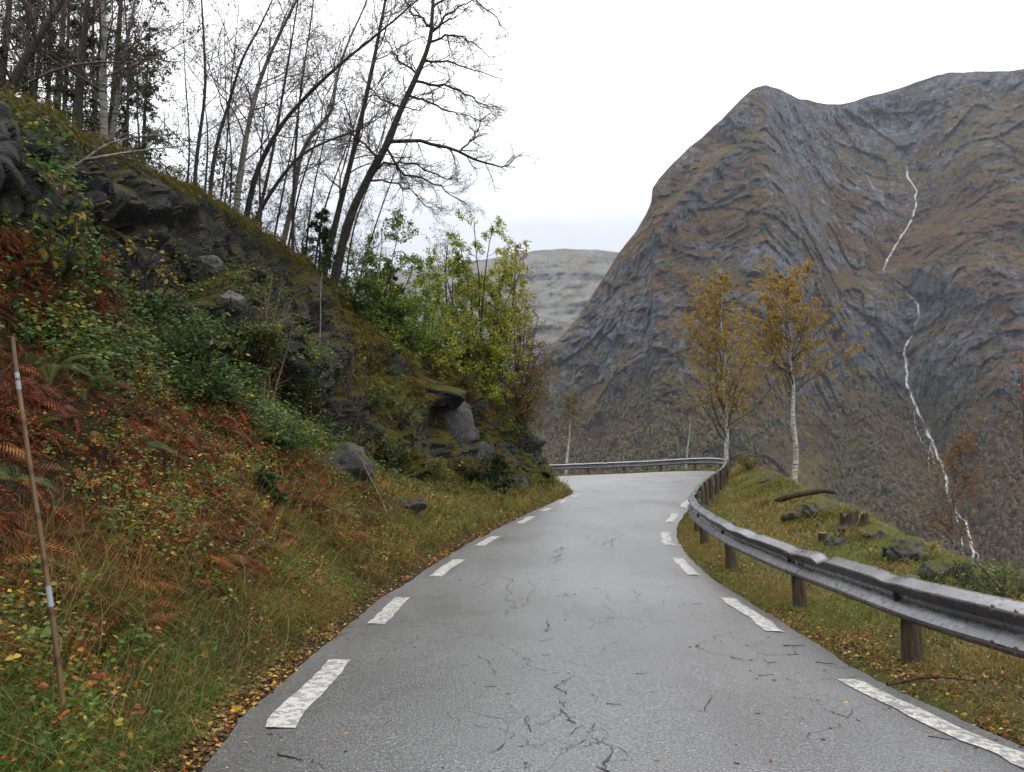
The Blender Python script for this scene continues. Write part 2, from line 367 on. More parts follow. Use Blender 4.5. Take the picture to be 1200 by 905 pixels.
# edge-line dashes
def edge_line(edge, other, inset, spans, width=.19):
    inw = nrm((other - edge) * np.array([1, 1, 0])); c = edge + inw * inset
    px, py, zf = proj(c); ok = (c[:, 1] > 2) & (zf > .1)
    idx = np.where(ok)[0]; arc = np.r_[0, np.cumsum(np.linalg.norm(np.diff(c, axis=0), axis=1))]
    end = np.argmax(np.where(c[:, 0] == c[:, 0], c[:, 1], 0))
    idx = idx[idx < end]
    for a, b in spans:
        sa = np.interp(-a, -py[idx], arc[idx]); sb = np.interp(-b, -py[idx], arc[idx])
        n = max(4, int((sb - sa) / .12)); s = np.linspace(sa, sb, n)
        ctr = np.stack([np.interp(s, arc, c[:, k]) for k in range(3)], 1); iw = np.stack([np.interp(s, arc, inw[:, k]) for k in range(3)], 1)
        jl = 1 + .06 * vnoise(ctr * 9)[:, None] + .07 * vnoise(ctr * 23 + 5)[:, None]
        q = np.stack([ctr - iw * width / 2 * jl, ctr - iw * width / 6, ctr + iw * width / 6, ctr + iw * width / 2 * jl], 1)
        q[..., 2] = road_z(q[..., 0].ravel(), q[..., 1].ravel()).reshape(n, 4) + .006
        mb.add(q, gridfaces(n, 4), mat=1)
edge_line(EL, ER, .29, [(858, 776), (733, 702), (677, 657), (641, 629), (613.5, 606), (600, 596), (590.5, 586.5), (583.5, 580.5)])
edge_line(ER, EL, .22, [(960, 799), (742, 702), (675, 655), (640, 625.5), (613.5, 603), (595.5, 587), (580, 574.5), (569, 565), (561, 558)])
# cracks
def crack(pts, w0=.014, seed=0):
    r = np.random.default_rng(seed); P = np.array([road_at(*p) for p in pts]); Q, s = resamp(P, step=.035); n = len(Q); w0 = w0 * (.72 if seed < 100 else .42)
    Q[:, :2] += r.normal(0, .016, (n, 2)) + np.stack([fbm(np.stack([s * 3, 0 * s + seed, 0 * s], 1), 3), fbm(np.stack([s * 3, 0 * s, 0 * s + seed], 1), 3)], 1) * .12; wd = w0 * r.uniform(.1, 1.3, n) * (.3 + np.abs(fbm(np.stack([s * 4, 0 * s + seed, 0 * s], 1), 2)) * 2); wd[0] = wd[-1] = .001
    tg = nrm(np.gradient(Q, axis=0)); sd_ = np.cross(tg, [0, 0, 1.]); V = np.stack([Q - sd_ * wd[:, None] / 2, Q + sd_ * wd[:, None] / 2], 1)
    V[..., 2] = road_z(V[..., 0].ravel(), V[..., 1].ravel()).reshape(n, 2) + .004
    mb.add(V, gridfaces(n, 2), mat=2)
for k, (p, wd) in enumerate([
    ([(718, 915), (708, 888), (700, 866), (692, 849)], .022), ([(668, 814), (657, 804), (667, 796), (661, 787)], .020), ([(646, 822), (657, 831), (659, 842), (673, 850)], .018),
    ([(606, 854), (616, 845), (620, 862)], .012), ([(604, 895), (612, 888), (617, 900)], .010), ([(606, 770), (632, 782), (650, 788)], .010),
    ([(597, 672), (592, 695), (604, 707), (586, 722)], .016), ([(640, 728), (634, 740), (648, 737)], .018), ([(632, 752), (650, 746), (668, 744)], .012),
    ([(655, 640), (652, 652), (648, 660)], .02), ([(690, 812), (700, 822)], .014), ([(665, 850), (640, 872), (595, 880)], .008), ([(680, 895), (700, 903), (720, 908)], .016),
    ([(815, 752), (824, 762), (850, 769), (872, 775)], .016), ([(950, 818), (965, 828), (996, 846), (1010, 852)], .018), ([(688, 738), (700, 734), (712, 731)], .012),
    ([(640, 677), (655, 681)], .02), ([(310, 880), (345, 888), (380, 905)], .012), ([(740, 690), (752, 697), (742, 706)], .012), ([(560, 880), (575, 872), (590, 862)], .008),
    ([(700, 640), (716, 634)], .02), ([(735, 628), (722, 632), (716, 640)], .02), ([(842, 682), (862, 690)], .012)]):
    crack(p, wd, k)
rcx = np.random.default_rng(77)
for k in range(46):                                          # a web of hairline cracks branching off the main ones
    c0 = [(700, 868), (664, 806), (596, 700), (645, 740), (610, 860), (640, 690), (655, 650), (830, 762), (960, 825), (700, 735), (720, 640), (560, 790), (480, 850), (600, 640)][k % 14]
    sc0 = (c0[1] - 560) / 300; a = rcx.uniform(0, 6.28); x, y = c0[0] + rcx.normal(0, 55 * sc0), c0[1] + rcx.normal(0, 22 * sc0); pl = [(x, y)]
    for _ in range(rcx.integers(3, 7)):
        a += rcx.normal(0, .7); x += math.cos(a) * 26 * sc0; y += math.sin(a) * 12 * sc0; pl.append((x, min(y, 925)))
    crack(pl, rcx.uniform(.007, .013), 100 + k)
tag(mb.obj('road', [M['asphalt'], M['paint'], M['crack']]), 'narrow wet grey asphalt road with white dashed edge lines curving uphill', 'road', kind='structure')
# ------------------------------------------------------------------ left bank and cliff
def px(*a): return W(*a)
BK = np.array([(-5.3, -8, 2.6), (-5.4, 0, 2.7), (-5.5, 3.5, 2.8), (-5.6, 5.5, 2.9), px(-40, 305, 7.6), px(50, 325, 9.2), px(130, 365, 10.6), px(225, 425, 12.8), px(330, 490, 15.5),
               px(405, 545, 18), px(490, 572, 21), px(575, 570, 26), px(633, 573, 30), (1.35, 33.3, 1.55), (-.6, 35.5, 1.8), (-4, 36.6, 2.1), (-10, 37.2, 2.2), (-20, 36, 2)])
TK = np.array([(-6.3, -8, 5.4), (-6.5, 0, 5.6), (-6.7, 4.5, 5.8), (-6.7, 6.8, 5.5), px(-50, 135, 8.5), px(45, 158, 10.2), px(130, 182, 12.3), px(230, 240, 15.1), px(325, 294, 19),
               px(410, 355, 22.5), px(500, 405, 25.8), px(560, 440, 28.3), px(622, 515, 31.), (.9, 32.6, 2.7), (-1.5, 34.0, 4.6), (-4.8, 34.8, 6.4), (-10, 35.2, 7.5), (-20, 34, 8)])
KK = np.array([(-20, -8, 9), (-20, 2, 9), (-20, 8, 9), (-20, 11, 9.2), (-20, 14, 9.5), (-20, 17, 9.8), (-19, 20, 10), (-18, 23, 10), (-17, 25, 9.8), (-15, 27, 9.4), (-13, 29, 9.2),
               (-10, 30, 8.6), (-7, 30.6, 7.2), (-7.5, 31, 7.8), (-8, 31.6, 8.3), (-9, 32, 8.8), (-12, 32, 9.2), (-20, 32, 9.5)])
B_, T_, K_ = spline(BK, NU), spline(TK, NU), spline(KK, NU)
n1, n2, n3 = 110, 130, 60
v1 = np.linspace(0, 1, n1)[None, :, None]; v2 = np.linspace(0, 1, n2)[None, :, None]; v3 = np.linspace(0, 1, n3)[None, :, None] ** 1.4
g1 = np.clip((v1 - .06) / .94, 0, 1) ** 1.08
E3 = EL[:, None] - np.array([0, 0, .015])
s1 = E3 + (B_[:, None] - E3) * np.concatenate([v1 + 0 * g1, v1 + 0 * g1, g1], -1)
g2 = v2 ** .8
s2 = B_[:, None] + (T_[:, None] - B_[:, None]) * np.concatenate([v2 ** 1.35, v2 ** 1.35, v2 ** .82], -1)
s3 = T_[:, None] + (K_[:, None] - T_[:, None]) * np.concatenate([v3, v3, v3 ** .95], -1)
bankP = np.concatenate([s1, s2[:, 1:], s3[:, 1:]], 1); NV = bankP.shape[1]; jB, jT = n1 - 1, n1 + n2 - 2
def grid_normals(P):
    return nrm(np.cross(np.gradient(P, axis=1), np.gradient(P, axis=0)))
nr = grid_normals(bankP); nr *= np.sign((nr[..., 2:3]).mean()) if abs(nr[..., 2].mean()) > 0 else 1
# smooth the normals over the ledge so that displacement never folds
for _ in range(14):
    nr[:, 1:-1] = nrm(nr[:, :-2] + 2 * nr[:, 1:-1] + nr[:, 2:])
pp = bankP.reshape(-1, 3)
ramp1 = np.r_[np.linspace(0, 1, n1) ** .6, np.ones(NV - n1)][None] * np.ones((NU, 1)); ramp1[:, :4] = 0
rk = np.r_[sstep(.72, 1., np.linspace(0, 1, n1)), np.ones(n2 - 2), 1 - sstep(0, .16, np.linspace(0, 1, n3))][None] * np.ones((NU, 1))
bump_ = fbm(pp * np.array([.8, .8, .8]), 4, s=3).reshape(NU, NV) * .36 + fbm(pp * 2.7, 3, s=9).reshape(NU, NV) * .12
q = pp * np.array([.75, .75, 1.0]) + fbm(pp * .9, 3, s=21)[:, None] * .45
fa1, fe1 = facets(q * np.array([.62, .62, .5]), 5, .75); fa2, fe2 = facets(q * 1.9 + 4, 8, .8)
blk = (fa1 * .95 - np.exp(-fe1 * 22) * .26).reshape(NU, NV) + (fa2 * .40 - np.exp(-fe2 * 22) * .08).reshape(NU, NV) + ridged(pp * 1.7, 4, s=31).reshape(NU, NV) * .10
rk = rk * (1 - .95 * np.exp(-((np.arange(NV)[None] - jT - 4) / 26.) ** 2))
for _ in range(4):                                          # blocks end in short ramps, not in folds
    blk[1:-1] = (blk[:-2] + 2 * blk[1:-1] + blk[2:]) / 4; blk[:, 1:-1] = (blk[:, :-2] + 2 * blk[:, 1:-1] + blk[:, 2:]) / 4
vv = np.broadcast_to(np.arange(NV)[None], (NU, NV))
capT = np.exp(-((vv - jT) / 9.) ** 2)                       # mossy cushion along the top edge
fa3, fe3 = facets(q * 4.6 + 9, 11, .8); blk = blk + (fa3 * .17 - np.exp(-fe3 * 20) * .05).reshape(NU, NV)
disp = bump_ * ramp1 + blk * rk * .60 + capT * .22
uu = np.linspace(0, len(LK) - 1, NU)[:, None]
taper = 1 - .45 * sstep(10.5, 12.5, uu) * (1 - sstep(13.5, 14, uu))
bankP = bankP + nr * (disp * taper)[..., None]
mb = MB(); mb.add(bankP[:, :jB + 1], gridfaces(NU, jB + 1)); bo = mb.obj('bank', [M['bank_soil']])
tag(bo, 'steep dark earth bank rising from the left road edge to the cliff', 'bank', kind='structure')
mossy = np.clip(np.exp(-((vv - jT - 4) / 13.) ** 2) * 1.1 + sstep(16, 22, bankP[..., 1]) * sstep(-.12, .12, fbm(bankP.reshape(-1, 3) * .8, 4, s=300).reshape(NU, NV)) * .8 * (vv > jB), 0, 1)
mb = MB(); mb.add(bankP[:, jB:jT + 22], gridfaces(NU, jT + 22 - jB), mossy[:, jB:jT + 22].reshape(-1, 1).repeat(3, 1)); ro = mb.obj('rock_face', [M['cliff_rock']], smooth=False)
tag(ro, 'dark wet mossy rock cliff above the roadside bank', 'cliff', kind='structure')
mb = MB(); mb.add(bankP[:, jT + 21:], gridfaces(NU, NV - jT - 21)); ho = mb.obj('hilltop', [M['hill_soil']])
tag(ho, 'mossy wooded ground on top of the cliff', 'hill', kind='structure')
# ------------------------------------------------------------------ right verge, mound and valley side
def off(k, dx, dy, dz): return RK[k] + np.array([dx, dy, dz])
MK = np.array([(5.2, -8, .15), (5.2, 0, .2), (5.1, 4.2, .25), px(1290, 738, 6.6), px(1205, 697, 8.3), px(1130, 669, 10.2), px(1065, 647, 12.8), px(1012, 618, 15.5), px(977, 598, 18.5),
               px(942, 579, 22), px(914, 565, 26), px(887, 552, 32), px(870, 545, 37), off(13, 1.5, .8, .35), off(14, 1.1, 1.3, .12), off(15, .3, 1.6, 0.02), off(16, -.1, 1.5, -.05), off(17, -.3, 1.6, -.1)])
out_ = nrm((MK - RK) * np.array([1, 1, 0])); out_[0:12] = nrm(out_[0:12] + np.array([.8, .5, 0])); out_[12:] = nrm(out_[12:] + np.array([.2, .9, 0]))
VK = RK + (MK - RK) * np.array([.42, .42, .22])[None]; VK[:, 2] = RK[:, 2] + .045 + (MK[:, 2] - RK[:, 2]) * .12
DK = MK + out_ * 7 + np.array([0, 0, -6.5]); D2 = MK + out_ * 45 + np.array([0, 0, -52]); D3 = MK + out_ * 260 + np.array([0, 0, -185.])
secs = [spline(a, NU) for a in (RK - np.array([0, 0, .015]), VK, MK, DK, D2, D3)]
cnt = [30, 40, 40, 16, 10]; rows = []
for k, n in enumerate(cnt):
    v = np.linspace(0, 1, n, endpoint=(k == 4))[None, :, None]
    if k == 1: v = np.concatenate([v, v, sstep(-.1, 1.0, v) ], -1)
    if k == 2: v = np.concatenate([v, v, v ** 1.35], -1)
    rows.append(secs[k][:, None] + (secs[k + 1] - secs[k])[:, None] * v)
rightP = np.concatenate(rows, 1); NR = rightP.shape[1]
pp = rightP.reshape(-1, 3); jj = np.arange(NR)[None] * np.ones((NU, 1))
am = sstep(2, 20, jj) * .02 + sstep(30, 60, jj) * .30 * (1 - .7 * sstep(11.5, 13, uu)) + sstep(80, 110, jj) * .8
rightP[..., 2] += (fbm(pp * 1.1, 4, s=40) + .45 * fbm(pp * 4, 3, s=44)).reshape(NU, NR) * am
cutR = 30 + 40 + 12
mb = MB(); mb.add(rightP[:, :cutR], gridfaces(NU, cutR)[:, ::-1]); tag(mb.obj('verge', [M['verge_soil']]), 'grassy verge and mound to the right of the road behind the guardrail', 'verge', kind='structure')
mb = MB(); mb.add(rightP[:, cutR - 1:], gridfaces(NU, NR - cutR + 1)[:, ::-1]); tag(mb.obj('valley_side', [M['slope_soil']]), 'steep valley side falling away below the road', 'hillside', kind='structure')
mb = MB(); s = 14000.; mb.add([(-s, -s, -190), (s, -s, -190), (s, s, -190), (-s, s, -190)], [(0, 1, 2, 3)]); tag(mb.obj('ground', [M['slope_soil']]), 'valley floor deep below the road reaching to the horizon', 'ground', kind='structure')
# ------------------------------------------------------------------ guardrail
inw = nrm((EL - ER) * np.array([1, 1, 0]))
rc = spline(RK, NU) - inw * .34; rc = rc[int(NU * .6 / 17):]; 
RC, rs = resamp(rc, step=.1); rn = nrm(np.cross(nrm(np.gradient(RC, axis=0)), [0, 0, 1.])); rn = -rn      # towards the road
for _ in range(4): rn[1:-1] = nrm(rn[:-2] + 2 * rn[1:-1] + rn[2:])
sgn = np.sign(np.sum(rn * np.stack([np.interp(np.linspace(0, 1, len(RC)), np.linspace(0, 1, len(rc)), inw[-len(rc):][:, k]) for k in range(3)], 1))); rn *= sgn
gr = empty('guardrail', tuple(RC[40]), 'long dented grey steel guardrail on round wooden posts along the outer edge of the bend', 'guardrail')
prof = np.array([(.162, -.040), (.170, -.030), (.166, -.014), (.124, .078), (.116, .086), (.104, .084), (.026, .004), (.0, -.004), (-.022, .002), (-.096, .080), (-.110, .086), (-.122, .080), (-.158, .02), (-.166, .002), (-.160, -.01)])
rr = np.random.default_rng(3)
zc = .56
dent = np.zeros(len(RC)); lean = np.full(len(RC), .022)
for s0 in np.arange(2, rs[-1], 1.15):
    s1_ = s0 + rr.uniform(-.4, .4); a = rr.choice([0, .008, .02, .05], p=[.35, .3, .2, .15]); wd = rr.uniform(.06, .3); dent += a * np.exp(-((rs - s1_) / wd) ** 2); lean += rr.uniform(-.01, .025) * np.exp(-((rs - s1_) / (wd * 2)) ** 2)
def rail_pts(i0, i1, shift=0.):
    c, n, dn, ln = RC[i0:i1], rn[i0:i1], dent[i0:i1], lean[i0:i1]
    up = sstep(.02, .156, prof[:, 0]); z = zc + prof[None, :, 0] - dn[:, None] * up[None]; d = prof[None, :, 1] + shift - ln[:, None] * up[None] + .25 * dn[:, None] * up[None]
    P = c[:, None] + n[:, None] * d[..., None]; P[..., 2] = c[:, None, 2] + z; return P
SEG = 40
for k, i0 in enumerate(range(0, len(RC) - 5, SEG)):
    i1 = min(len(RC), i0 + SEG + 4); sh = .007 * (k % 2)
    Pf = rail_pts(i0, i1, sh); Pb = Pf - rn[i0:i1][:, None] * .005
    mb = MB(); n, m_ = Pf.shape[:2]
    rust = np.zeros((n, m_)); rust[:, [0, 1, 13, 14]] = .5; rust[:, [4, 5]] = .85; rust[:, 3] = .3; rust[:, [10, 11, 12, 13]] = .9; rust[:, 6] = .25
    tn = np.repeat(rust.reshape(-1, 1), 3, 1)
    mb2 = MB()
    for (j0, j1) in ((0, 2), (2, 3), (3, 5), (5, 6), (6, 8), (8, 9), (9, 11), (11, 12), (12, 14)):      # pressed steel: a crease between every two flats
        w_ = j1 - j0 + 1; mb.add(Pf[:, j0:j1 + 1], gridfaces(n, w_), np.repeat(rust[:, j0:j1 + 1].reshape(-1, 1), 3, 1))
    fc = gridfaces(n, m_); mb.add(np.concatenate([Pf.reshape(-1, 3), Pb.reshape(-1, 3)]), np.concatenate([fc[:, ::-1] + n * m_,
        np.array([[i * m_, (i + 1) * m_, (i + 1) * m_ + n * m_, i * m_ + n * m_] for i in range(n - 1)]), np.array([[i * m_ + m_ - 1, i * m_ + m_ - 1 + n * m_, (i + 1) * m_ + m_ - 1 + n * m_, (i + 1) * m_ + m_ - 1] for i in range(n - 1)])]), np.r_[tn, tn])
    # bolt heads where sections lap
    for di in (1, 3):
        for row in (3, 5, 9, 11, 7):
            if i0 + di >= i1: continue
            c = Pf[min(di, n - 1), row] + rn[min(i0 + di, len(RC) - 1)] * .004; th = np.arange(8) * math.pi / 4; nn = rn[min(i0 + di, len(RC) - 1)]; ax = np.cross(nn, [0, 0, 1.])
            ring = c + .014 * (np.cos(th)[:, None] * ax + np.sin(th)[:, None] * np.array([0, 0, 1.])); V = np.r_[ring, ring * 1 + nn * .01, [c + nn * .014]]
            mb.add(V, [(a, (a + 1) % 8, 8 + (a + 1) % 8, 8 + a) for a in range(8)], (.9, .9, .9)); mb.add(V, [(8 + a, 8 + (a + 1) % 8, 16) for a in range(8)], (.9, .9, .9))
    mb.obj('rail_beam', [M['steel']], gr)
post_s = []
near0 = np.interp(3.72, RC[:200, 1], rs[:200]); s = near0 - 2.85 * 3
while s < rs[-1]:
    if s > 0: post_s.append(s)
    y = np.interp(s, rs, RC[:, 1]); s += 2.85 if y < 15 else 2.1
for k, s in enumerate(post_s):
    c = np.array([np.interp(s, rs, RC[:, j]) for j in range(3)]); nn = np.array([np.interp(s, rs, rn[:, j]) for j in range(3)])
    b = c - nn * (.09 + .006); hgt = .70 + rr.uniform(-.02, .05); zz = np.array([-.5, 0, .2, .45, hgt - .03, hgt - .005, hgt]); R_ = .080 * np.array([1, 1, .99, .98, .97, .9, .02]); R_ *= rr.uniform(.92, 1.05)
    tilt = rr.normal(0, .015, 2); P = np.stack([b[0] + tilt[0] * zz, b[1] + tilt[1] * zz, b[2] + zz], 1); V, q = tubes(P[None], R_[None], 12)
    mb = MB(); mb.add(V, q); mb.obj('post', [M['post_wood']], gr)
    mb = MB(); c0 = c + np.array([0, 0, zc]) + nn * .012; ax = np.cross(nn, [0, 0, 1.]); bx_ = np.array([c0 + a * ax * .018 + d * np.array([0, 0, .03]) + e * nn * .014 for e in (-1, 1) for a, d in ((-1, -1), (1, -1), (1, 1), (-1, 1))])
    mb.add(bx_, [(0, 1, 2, 3), (7, 6, 5, 4), (0, 4, 5, 1), (1, 5, 6, 2), (2, 6, 7, 3), (3, 7, 4, 0)], (0, 0, 0)); mb.obj('bolt_plate', [M['rotten_wood']], gr, smooth=False)
# ------------------------------------------------------------------ far mountains
def table(x, pts):
    pts = np.array(pts, float); return np.interp(x, pts[:, 0], pts[:, 1])
NXM, NYM = 620, 430
mx = np.linspace(470, 1420, NXM)
ridge_y = table(mx, [(470, 520), (560, 462), (600, 436), (633, 414), (660, 392), (682, 364), (706, 327), (725, 297), (745, 272), (757, 252), (763, 238), (764, 222), (772, 210), (790, 190), (808, 172), (822, 162), (845, 140), (865, 119), (882, 104), (897, 99), (913, 104), (935, 115), (960, 121), (985, 123.5), (1010, 116), (1040, 108), (1065, 100), (1085, 92), (1112, 86), (1150, 84), (1180, 83), (1200, 82), (1260, 88), (1330, 80), (1420, 96)])
ridge_y = ridge_y + 1.6 * fbm(np.stack([mx * .06, 0 * mx, 0 * mx], 1), 4, .6, s=70)
Dr = table(mx, [(470, 950), (600, 1250), (680, 1330), (725, 1380), (763, 1450), (822, 1600), (897, 1750), (985, 2050), (1065, 2150), (1200, 2150), (1420, 2100)])
Db = table(mx, [(470, 720), (600, 700), (760, 690), (900, 680), (1060, 740), (1200, 690), (1420, 690)])
yb = 770.
tv = np.linspace(0, 1, NYM)
my = yb + (ridge_y[:, None] - yb) * (tv ** .97)[None]
X_ = np.broadcast_to(mx[:, None], my.shape)
# distance along each line of sight: talus slopes low down, a cliff band, upper slopes, all of them true terrain
fr = (yb - my) / (yb - ridge_y[:, None])
prof_y = np.clip((yb - my) / 690., 0, 1)
slope = np.interp(prof_y, [0, .30, .44, .50, .62, .70, .80, .9, 1.], [0, .30, .42, .45, .52, .62, .76, .90, 1.0])
norm_top = np.interp(np.clip((yb - ridge_y) / 690., 0, 1), [0, .30, .44, .50, .62, .70, .80, .9, 1.], [0, .30, .42, .45, .52, .62, .76, .90, 1.0])
D = Db[:, None] + (Dr - Db)[:, None] * slope / np.maximum(norm_top, .05)[:, None]
# gully of the waterfall, side ravine, and the spurs beside them
FALL = [(1061, 192), (1064, 208), (1073, 222), (1074, 242), (1067, 260), (1057, 276), (1046, 295), (1034, 315), (1048, 330), (1063, 344), (1075, 354), (1076, 372), (1070, 390), (1060, 408), (1061, 430), (1064, 452), (1073, 476), (1083, 497), (1094, 522), (1104, 545), (1110, 570), (1114, 590), (1122, 602), (1132, 612), (1137, 632), (1141, 650), (1141, 668), (1142, 770)]
fa = np.array(FALL, float); xw = np.interp(my, fa[:, 1], fa[:, 0]); wg = np.interp(my, [100, 250, 420, 650, 770], [70, 55, 30, 34, 40])
D += np.interp(my, [110, 200, 330, 420, 560, 770], [30, 130, 90, 60, 70, 40]) * np.exp(-((X_ - xw) / wg) ** 2)
D -= np.interp(my, [110, 220, 420, 500, 770], [0, 60, 70, 60, 30]) * np.exp(-((X_ - xw - 110) / 60) ** 2)
xs = np.interp(my, [100, 150, 330, 470], [960, 985, 1050, 900]); D -= np.interp(my, [90, 130, 250, 400], [0, 70, 80, 0]) * np.exp(-((X_ - (895 + (my - 100) * .12)) / 45) ** 2)
for (cx_, cy0, cy1, dx, a, w_) in ((1180, 440, 640, -.62, 34, 22), (1000, 470, 660, .5, 26, 22), (860, 480, 620, -.5, 22, 18), (735, 430, 600, -.75, 24, 16), (930, 250, 420, .45, 34, 18), (840, 190, 330, -.9, 36, 16)):
    D -= 1.2 * a * sstep(cy0 - 30, cy0 + 10, my) * (1 - sstep(cy1 - 40, cy1, my)) * np.exp(-((X_ - cx_ - (my - cy0) * dx) / w_) ** 2)
P0 = ray(X_, my); P0 = P0 / np.linalg.norm(P0[..., :2], axis=-1, keepdims=True)
base = (P0 * D[..., None]).reshape(-1, 3)
th = math.radians(-32); sl = np.stack([base[:, 0] * math.cos(th) - base[:, 2] * math.sin(th), base[:, 1], base[:, 0] * math.sin(th) + base[:, 2] * math.cos(th)], 1)
rt = sstep(620, 470, my).ravel() if False else (1 - sstep(450, 540, my)).ravel()
left = (1 - sstep(900, 1010, X_)).ravel()
ss = np.where(left[:, None] > .5, sl, base) * np.array([.55, .8, 1.5])
base = base + np.stack([fbm(base / 90., 3, .6, s=200 + k) for k in range(3)], 1) * 9; sl = sl + np.stack([fbm(sl / 110., 3, .6, s=210 + k) for k in range(3)], 1) * 12
dn = ridged(base / 330., 4, .55, s=50) * 22 + fbm(base / 130., 4, .6, s=55) * 12
wl = left[:, None]; sb = base * (1 - wl) + sl * wl
fA, eA = facets(sb / np.array([120., 120., 120.]), 51, .9); fB, eB = facets(sb / np.array([48., 48., 56.]), 57, .9); fC, eC = facets(sb / np.array([19., 19., 24.]), 64, .9)
dn += (fA * 14) * (.45 + .75 * rt) + (fB * 9 - np.exp(-eB * 14) * 1.5) * (.4 + .8 * rt) + (fC * 4.5 - np.exp(-eC * 14) * 2) * (.4 + .8 * rt)
gv = np.stack([base[:, 0] - .25 * base[:, 2], base[:, 1], base[:, 2] * .12], 1) / 75.; g1n = fbm(gv, 4, .6, s=71); dn += np.exp(-(g1n / .05) ** 2) * 6 + np.exp(-(fbm(gv * 2.3, 3, .6, s=73) / .07) ** 2) * 5
dn += ridged(base / 15., 4, .65, s=66) * (2 + 3.5 * rt) + ridged(sb / np.array([160., 110., 30.]), 4, .65, s=59) * 0 * rt
edge = np.minimum(1, (np.arange(NYM)[::-1] / 16.))[None] * np.ones((NXM, 1))
D2_ = D + (dn.reshape(D.shape)) * edge
mtn = P0 * D2_[..., None] + np.array([0, 0, CAMZ])
# the far side of the ridge, so the mountain is a solid
back = []
for k, (fd, dz) in enumerate(((1.03, -4), (1.10, -60), (1.3, -330), (1.6, -900))):
    b = P0[:, -1] * (D2_[:, -1] * fd)[:, None] + np.array([0, 0, CAMZ]); b[:, 2] = mtn[:, -1, 2] + dz; back.append(b)
mtnF = np.concatenate([mtn, np.stack(back, 1)], 1)
def mountain_material(name, pale=0.):
    m, t = mat(name); v = t.coord('Object'); geo = t.n('ShaderNodeNewGeometry')
    sz = t.n('ShaderNodeSeparateXYZ'); t.l(v, sz.inputs[0]); z = sz.outputs[2]
    k = .001
    wob = t.n('ShaderNodeVectorMath', operation='MULTIPLY_ADD'); t.l(t.noise(v, 7 * k, 4, .6, out='Color'), wob.inputs[0]); wob.inputs[1].default_value = (25, 25, 25); t.l(v, wob.inputs[2]); wv_ = wob.outputs[0]
    svl = t.mapping(t.mapping(wv_, rot=(0, math.radians(37), 0)), (.72, .85, 1.2)); svr = t.mapping(t.mapping(wv_, rot=(0, math.radians(6), 0)), (.62, .8, 1.3))
    fx = t.mapr(t.math('ADD', sz.outputs[0], t.math('MULTIPLY', t.math('SUBTRACT', t.noise(v, 5 * k, 3, .5), .5), 500)), 420, 560)
    sv = t.mix(fx, svl, svr); dv_ = t.mapping(v, (1.6, 1.6, .22), (0, math.radians(12), 0))
    wv = t.mix(.5, v, t.noise(v, 9 * k, 4, .6, out='Color')) if False else v
    a1 = t.noise(v, 3.6 * k, 5, .62); a2 = t.noise(v, 8.5 * k, 7, .70); a3 = t.noise(sv, 38 * k, 8, .76); a4 = t.noise(v, 120 * k, 5, .75); a5 = t.noise(dv_, 30 * k, 7, .75)
    rock = t.mix(t.mapr(a3, .38, .60), (.042, .050, .074), (.21, .222, .255)); rock = t.mix(t.mapr(a5, .52, .62, 0, .6), rock, (.30, .31, .325)); rock = t.mix(t.mapr(a4, .53, .62, 0, .75), rock, (.026, .031, .048))
    rock = t.mix(t.math('MULTIPLY', t.mapr(t.noise(dv_, 60 * k, 5, .7), .58, .66), .7), rock, (.33, .33, .33))
    veg = t.mix(t.mapr(a1, .40, .58), (.165, .083, .036), (.155, .118, .042)); veg = t.mix(t.mapr(t.noise(v, 17 * k, 6, .7), .47, .6), veg, (.10, .052, .036))
    veg = t.mix(t.mapr(t.noise(v, 24 * k, 6, .7), .53, .62), veg, (.085, .082, .030)); veg = t.mix(t.mapr(t.noise(sv, 45 * k, 5, .7), .58, .66, 0, .8), veg, (.25, .195, .075)); veg = t.mix(t.mapr(a4, .48, .66, 0, .6), veg, (.03, .022, .012))
    if pale: a3 = t.noise(v, 9 * k, 7, .72); a5 = t.noise(v, 22 * k, 6, .72)
    st = t.math('ADD', t.math('MULTIPLY', t.math('SUBTRACT', t.nz(), .46), 1.5), t.math('MULTIPLY', t.math('SUBTRACT', a2, .5), 3.0))
    low = t.mapr(z, -40, 130, .8, 0); hi = t.mapr(z, 420, 950, 0, -.35); band = t.math('MULTIPLY', t.mapr(z, 110, 180, 0, 1), t.mapr(z, 300, 420, -.35, 0))
    st = t.math('ADD', st, t.math('ADD', t.math('ADD', low, hi), band)); st = t.math('ADD', st, t.math('ADD', .18, t.math('MULTIPLY', t.math('SUBTRACT', a3, .5), -2.4))); st = t.math('ADD', st, t.math('MULTIPLY', t.math('SUBTRACT', t.noise(v, 55 * k, 6, .75), .5), 1.6))
    vm = t.mapr(st, -.12, .12)
    c = t.mix(vm, rock, veg)
    if pale: c = t.mix(t.mapr(t.math('ADD', t.math('MULTIPLY', a2, .6), t.math('MULTIPLY', a3, .5)), .42, .58, .05, .95), c, (.235, .24, .215)); c = t.mix(t.mapr(t.noise(v, 14 * k, 6, .75), .53, .62, 0, .8), c, (.065, .055, .045))
    hh = t.math('ADD', t.math('ADD', t.math('MULTIPLY', a3, .3), t.math('MULTIPLY', t.noise(v, 70 * k, 8, .8), 1.1)), t.math('MULTIPLY', a4, 1.1))
    t.out(c, .9, t.bump(hh, 1., 17.), .15); M[name] = m
mountain_material('mountain_rock'); mountain_material('plateau_rock', 1.)
mb = MB(); mb.add(mtnF, gridfaces(*mtnF.shape[:2])); tag(mb.obj('mountain', [M['mountain_rock']]), 'big rust brown and grey rock mountain across the valley', 'mountain', kind='structure')
